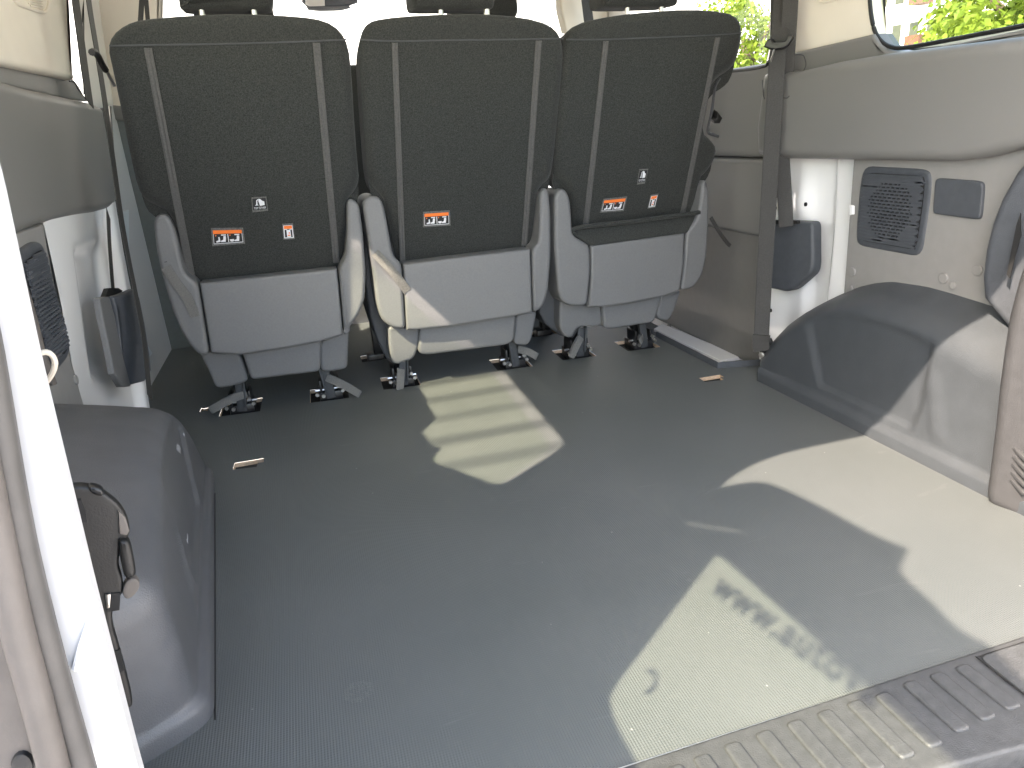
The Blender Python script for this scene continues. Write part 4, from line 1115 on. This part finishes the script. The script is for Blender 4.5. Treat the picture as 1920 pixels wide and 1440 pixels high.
seat('R', 'right seat of the row with a loose fabric flap over its grey shell',
     [(1062, 60), (1085, 40), (1130, 28), (1200, 18), (1300, 11), (1370, 17), (1392, 30), (1398, 50), (1396, 80), (1386, 115), (1372, 130), (1352, 142), (1338, 160), (1330, 210), (1323, 246), (1338, 258), (1350, 275), (1345, 300), (1330, 322), (1318, 332), (1312, 380), (1306, 420), (1282, 465), (1108, 490), (1085, 450), (1075, 425), (1074, 400), (1071, 367), (1060, 346), (1042, 331), (1040, 280), (1048, 180), (1056, 100)],
     [(1062, 74), (1130, 74), (1240, 70), (1330, 66), (1390, 62)],
     [((1136, 77, 10), (1098, 425, 10)), ((1346, 70, 9), (1280, 400, 9))],
     [(1108, 461), (1284, 437), (1281, 495), (1272, 546), (1240, 556), (1180, 568), (1130, 575), (1102, 575), (1108, 520)],
     [(1040, 368), (1050, 353), (1062, 356), (1070, 375), (1074, 442), (1106, 460), (1107, 510), (1100, 573), (1070, 574), (1052, 566), (1046, 545), (1040, 470)],
     [(1287, 436), (1307, 412), (1314, 380), (1318, 342), (1326, 336), (1331, 360), (1330, 420), (1326, 480), (1318, 515), (1300, 540), (1275, 546), (1283, 495)],
     [(1050, 562), (1101, 572), (1130, 572), (1133, 610), (1117, 615), (1090, 614), (1080, 622), (1075, 636), (1060, 634), (1050, 615)],
     [(1128, 572), (1242, 553), (1238, 575), (1228, 605), (1150, 618), (1133, 617)],
     [(1239, 552), (1278, 543), (1264, 590), (1254, 605), (1232, 598), (1234, 580)],
     dict(out=[(1134, -80), (1276, -80), (1278, 6), (1266, 12), (1142, 14), (1132, 10)], posts=[(1176, 14), (1240, 11)]),
     [('fold', [(1133, 376), (1173, 372), (1168, 393), (1128, 396)]), ('tether', [(1199, 320), (1215, 319), (1209, 343), (1195, 345)]), ('child', [(1221, 368), (1233, 366), (1228, 387), (1216, 389)])],
     [((1090, 632), (1072, 668)), ((1206, 632), (1200, 640))],
     flap=[(1076, 440), (1082, 427), (1180, 416), (1312, 398), (1309, 412), (1286, 438), (1108, 463)],
     side_px=[(1040, 400), (1100, 400), (1100, 600), (1075, 634), (1052, 630), (1022, 608), (1010, 585), (1022, 540), (1030, 470)])
# small parts on the right seat's outer edge
seat_r = [o for o in COL.objects if o.name.startswith('seat') and o.get('label', '').startswith('right seat')][0]
bm = nb(); plate(bm, [on(a, b, SA - SN * 0.02, SN) for a, b in ((1346, 210), (1344, 222), (1338, 226), (1340, 232), (1350, 232), (1355, 222), (1349, 214))], SN, 0.02, 0.003, 3); obj('release_lever', bm, M['blackp'], seat_r)
bm = nb(); tube(bm, path([on(a, b, SA - SN * 0.015, SN) for a, b in ((1350, 146), (1341, 165), (1334, 210), (1327, 246), (1336, 252), (1347, 256))], 6), 0.0035, 8); obj('edge_moulding', bm, M['shell_dark'], seat_r)
bm = nb(); ribbon(bm, path([oy(a, b, 1.80) for a, b in ((1333, 408), (1342, 424), (1352, 440), (1364, 456), (1369, 461))], 4), V((0.8, 0, 0.5)), 0.010, 0.003); obj('side_pull_strap', bm, M['webd'], seat_r)
for p in FRONTFEET:
    bm = nb(); box(bm, p + V((0, 0.015, 0.0)), (0.05, 0.05, 0.03), bev=0.002); box(bm, p + V((0.012, 0.02, 0.05)), (0.03, 0.04, 0.12), bev=0.003)
    own = [o for o in COL.objects if o.get('label', '').startswith('middle seat' if p.x < 0 else 'right seat')][0]
    obj('floor_latch', bm, M['black'], own)

# ================================================================== CAB in front
def front_seat(label, x, w, ztop, head):
    s = thing('cab_seat', label, 'car seat', (x, 2.95, 0.3), 'front cab seats')
    bm = nb(); plate(bm, [V((x - w, 2.80, 0.25)), V((x + w, 2.80, 0.25)), V((x + w * 0.92, 2.78, ztop)), V((x - w * 0.92, 2.78, ztop))], -NY, 0.12, 0.03, 4, rnd_r=0.06); obj('backrest', bm, M['fabric'], s)
    if head:
        bm = nb(); plate(bm, [V((x - .13, 2.79, ztop + .05)), V((x + .13, 2.79, ztop + .05)), V((x + .12, 2.79, ztop + .25)), V((x - .12, 2.79, ztop + .25))], -NY, 0.09, 0.025, 4, rnd_r=0.04); obj('headrest', bm, M['fabric'], s)
front_seat('black driver seat back hidden beyond the left seat', -0.47, 0.24, 0.98, True)
front_seat('black cab seat back glimpsed in the gap between left and middle seats', -0.05, 0.17, 0.905, False)
front_seat('black cab seat whose headrest peeps out right of the middle headrest', 0.40, 0.22, 0.98, True)
bm = nb(); box(bm, (0, 4.05, 0.62), (1.7, 0.55, 0.48), bev=0.06); tag(obj('dashboard', bm, M['shell_dark']), 'dark dashboard far ahead beneath the bright windscreen', 'dashboard')
mr = thing('rear_view_mirror', 'rear view mirror with grey housing cut by the top edge', 'mirror', oy(617, -10, 3.4))
bm = nb(); plate(bm, OY([(565, -22), (671, -22), (671, 4), (655, 9), (590, 12), (574, 10), (566, 2)], 3.4), -NY, 0.03, 0.006, 3); obj('mirror_housing', bm, M['shell_dark'], mr)
bm = nb(); plate(bm, OY([(570, -22), (609, -22), (609, 11), (580, 12), (573, 8)], 3.394), -NY, 0.002); obj('mirror_glass', bm, mat('mirror_silver', (0.85, 0.85, 0.85), 0.03, 2, 0.01, metal=1.0), mr)
bm = nb(); plate(bm, OY([(574, 11), (655, 10), (658, 14), (640, 19), (600, 20), (578, 18)], 3.41), -NY, 0.02, 0.003, 2); obj('mirror_button_bar', bm, M['shell'], mr)
bm = nb(); sheet(bm, [V((-0.85, 4.38, 0.86)), V((0.85, 4.38, 0.86)), V((0.80, 3.30, 1.36)), V((-0.80, 3.30, 1.36))], [])
tag(obj('windscreen', bm, M['glass_clear']), 'bright overexposed windscreen beyond the seats', 'windscreen')

# ================================================================== REAR STEP PLATE
sp_ = thing('sill_plate', 'grey plastic rear step plate with raised ribs at the lower right', 'sill plate', (0.1, 0.47, 0))
bm = nb()
e0 = fl(900, 1530); e1 = fl(1265, 1410); e2 = fl(1920, 1195); e3 = fl(2300, 1075)
o1 = fl(2300, 1310); o2 = fl(1920, 1406); o3 = fl(1788, 1440); o4 = fl(1500, 1522)
plate(bm, [p + V((0, 0, 0.004)) for p in (e0, e1, e2, e3, V((o1.x, o1.y, 0)), o2, o3, o4)], NZ, 0.03, 0.004, 3); obj('plate_body', bm, M['sill'], sp_)
GR = [(1249, 1447), (1300, 1427), (1357, 1404), (1416, 1382), (1474, 1362), (1531, 1343), (1587, 1325), (1639, 1310), (1691, 1288), (1741, 1272), (1789, 1257)]
for i, (a, b) in enumerate(GR):
    q = fl(a, b); 
    L_ = 0.098 - 0.0025 * i
    wv = 0.0102
    d_ = V((0.004, -1, 0)).normalized()
    pts5 = [q + V((-wv, 0, 0)), q + V((wv, 0, 0)), q + V((wv, 0, 0)) + d_ * L_, q + V((-wv, 0, 0)) + d_ * L_]
    bm = nb(); plate(bm, [p + V((0.008, 0, 0.0075)) for p in pts5], NZ, 0.004, 0.003, 3, rnd_r=0.006); obj('raised_rib', bm, M['sill'], sp_)
bm = nb(); plate(bm, [p + V((0, 0, 0.0078)) for p in FL([(1834, 1240), (1888, 1222), (1960, 1200), (2050, 1300), (1985, 1330), (1925, 1313)])], NZ, 0.004, 0.0015, 3, rnd_r=0.01); obj('latch_lid', bm, M['sill'], sp_)
bm = nb(); tube(bm, [p + V((0, 0, 0.006)) for p in path(FL([(1975, 1350), (1925, 1314), (1838, 1246), (1836, 1238), (1885, 1222), (1960, 1198)]), 4)], 0.0009, 6); obj('lid_seam', bm, M['rubberk'], sp_)
bm = nb(); plate(bm, [p + V((0, 0, -0.01)) for p in FL([(1500, 1526), (1788, 1446), (1920, 1411), (2300, 1316), (2300, 1500), (1500, 1800)], -0.02)], NZ, 0.05, 0.01, 3); obj('bumper_edge', bm, M['sill'], sp_)

# faint round dust print on the floor
bm = nb(); c_ = fl(672, 1297)
for i in range(-9, 10):
    for j in range(-9, 10):
        x, y = i * 0.0021, j * 0.0021
        rr_ = math.hypot(x, y)
        if rr_ < 0.019 and rnd.random() < (0.8 if rr_ > 0.013 else 0.5):
            q = c_ + V((x + (j % 2) * 0.001, y, 0.0007)); e = 0.00055
            bm.faces.new([bm.verts.new(q + V((dx * e, dy * e, 0))) for dx, dy in ((-1, -1), (1, -1), (1, 1), (-1, 1))])
M['dust'] = mat('pale_floor_dust', (0.17, 0.175, 0.17), 0.9, 100, 0.2)
tag(obj('dust_print', bm, M['dust']), 'faint round dotted dust print on the floor near the left arch', 'dust mark')

# ================================================================== OUTSIDE
def at(px, py, dist):
    d = ray(px, py); h = math.hypot(d.x, d.y); return CAM + d * (dist / h)
def tree(px, dist, zc, rad, hgt, m, label, n=5200, seed=1):
    rr_ = random.Random(seed); c = at(px, 60, dist); c.z = zc
    t = thing('tree', label, 'tree', (c.x, c.y, -0.62), 'trees outside the right windows')
    bm = nb(); tube(bm, path([V((c.x, c.y, -0.62)), V((c.x + .1, c.y, zc * 0.5)), V((c.x, c.y + .1, zc + hgt * 0.3))], 5), [0.16 - 0.009 * i for i in range(11)], 8)
    for k in range(7):
        a = k * 0.9; b_ = V((c.x + math.cos(a) * rad * .7, c.y + math.sin(a) * rad * .7, zc + rr_.uniform(-.3, .6) * hgt))
        tube(bm, [V((c.x, c.y, zc * 0.45 + k * 0.12)), lerp(V((c.x, c.y, zc * .6)), b_, .5) + V((0, 0, .2)), b_], [0.06, 0.04, 0.015], 6)
    obj('trunk', bm, M['bark'], t)
    bm = nb()
    clumps = []
    while len(clumps) < 70:
        p = V((rr_.uniform(-1, 1), rr_.uniform(-1, 1), rr_.uniform(-1, 1)))
        if 0.3 < p.length < 1: clumps.append((V((p.x * rad, p.y * rad, p.z * hgt)), rr_.uniform(.22, .42) * rad * .6))
    for i in range(n):
        cc, cr = clumps[rr_.randrange(len(clumps))]
        d = V((rr_.gauss(0, 1), rr_.gauss(0, 1), rr_.gauss(0, 1))).normalized() * cr * rr_.random() ** .4
        p = c + cc + d
        nrm = (d.normalized() + V((rr_.gauss(0, .6), rr_.gauss(0, .6), rr_.gauss(.4, .6)))).normalized()
        u, v, nrm = basis(nrm); s_ = rr_.uniform(.03, .065); a = rr_.uniform(0, 6.28)
        u2 = u * math.cos(a) + v * math.sin(a); v2 = -u * math.sin(a) + v * math.cos(a)
        vs6 = [bm.verts.new(p + u2 * s_ * x + v2 * s_ * y) for x, y in ((-1, 0), (-.2, -.55), (1, 0), (-.2, .55))]
        bm.faces.new(vs6)
    o = obj('crown', bm, m, t)
    return t
tree(1960, 9.5, 1.40, 1.5, 1.35, M['leaf'], 'large lime green tree filling the right rear window', 16000, 3)
tree(1405, 13.0, 1.30, 1.5, 1.3, M['leaf'], 'smaller lime green tree seen through the sliding door window', 11000, 5)
tree(2200, 11.0, 2.2, 1.9, 1.8, M['leaf2'], 'deeper green tree behind the lime one at the right edge', 6000, 8)
bd = thing('apartment_building', 'overexposed white apartment block with brown balconies beyond the trees', 'building', at(1600, 60, 30))
ba = at(1330, 60, 66); bb = at(1960, 60, 52); ba.z = bb.z = 0
dirb = (bb - ba).normalized(); nrb = V((dirb.y, -dirb.x, 0))
if nrb.dot(CAM - ba) < 0: nrb = -nrb
Rb = Matrix((dirb, nrb, V((0, 0, 1)))).transposed()
L_b = (bb - ba).length
bm = nb(); box(bm, (ba + bb) / 2 + V((0, 0, 7)) - nrb * 2.5, (L_b + 20, 5, 24), rot=Rb); obj('wall', bm, M['render'], bd)
for fl_ in range(3):
    for k in range(22):
        base = ba + dirb * (L_b * (k + 0.35) / 22); z0 = 0.9 + fl_ * 2.5
        bm = nb(); box(bm, base + V((0, 0, z0 + 0.9)) + nrb * 0.02, (0.55, 0.08, 1.3), rot=Rb); obj('window', bm, M['winglass'], bd)
        if k % 3 == 0:
            bm = nb(); box(bm, base + dirb * 0.6 + V((0, 0, z0 + 0.35)) + nrb * 0.6, (0.9, 1.1, 0.8), rot=Rb); obj('balcony', bm, M['brick'], bd)

fw = thing('added_white_wall', 'added white wall ahead of the van that fills the windscreen with white', 'building', (0, 17, -0.62))
bm = nb(); box(bm, (-1, 19, 4.4), (26, 4, 10)); obj('wall', bm, M['render'], fw)  # white block added ahead so the windscreen view blows out
for o in bpy.data.objects:
    if '_loc' in o: del o['_loc']
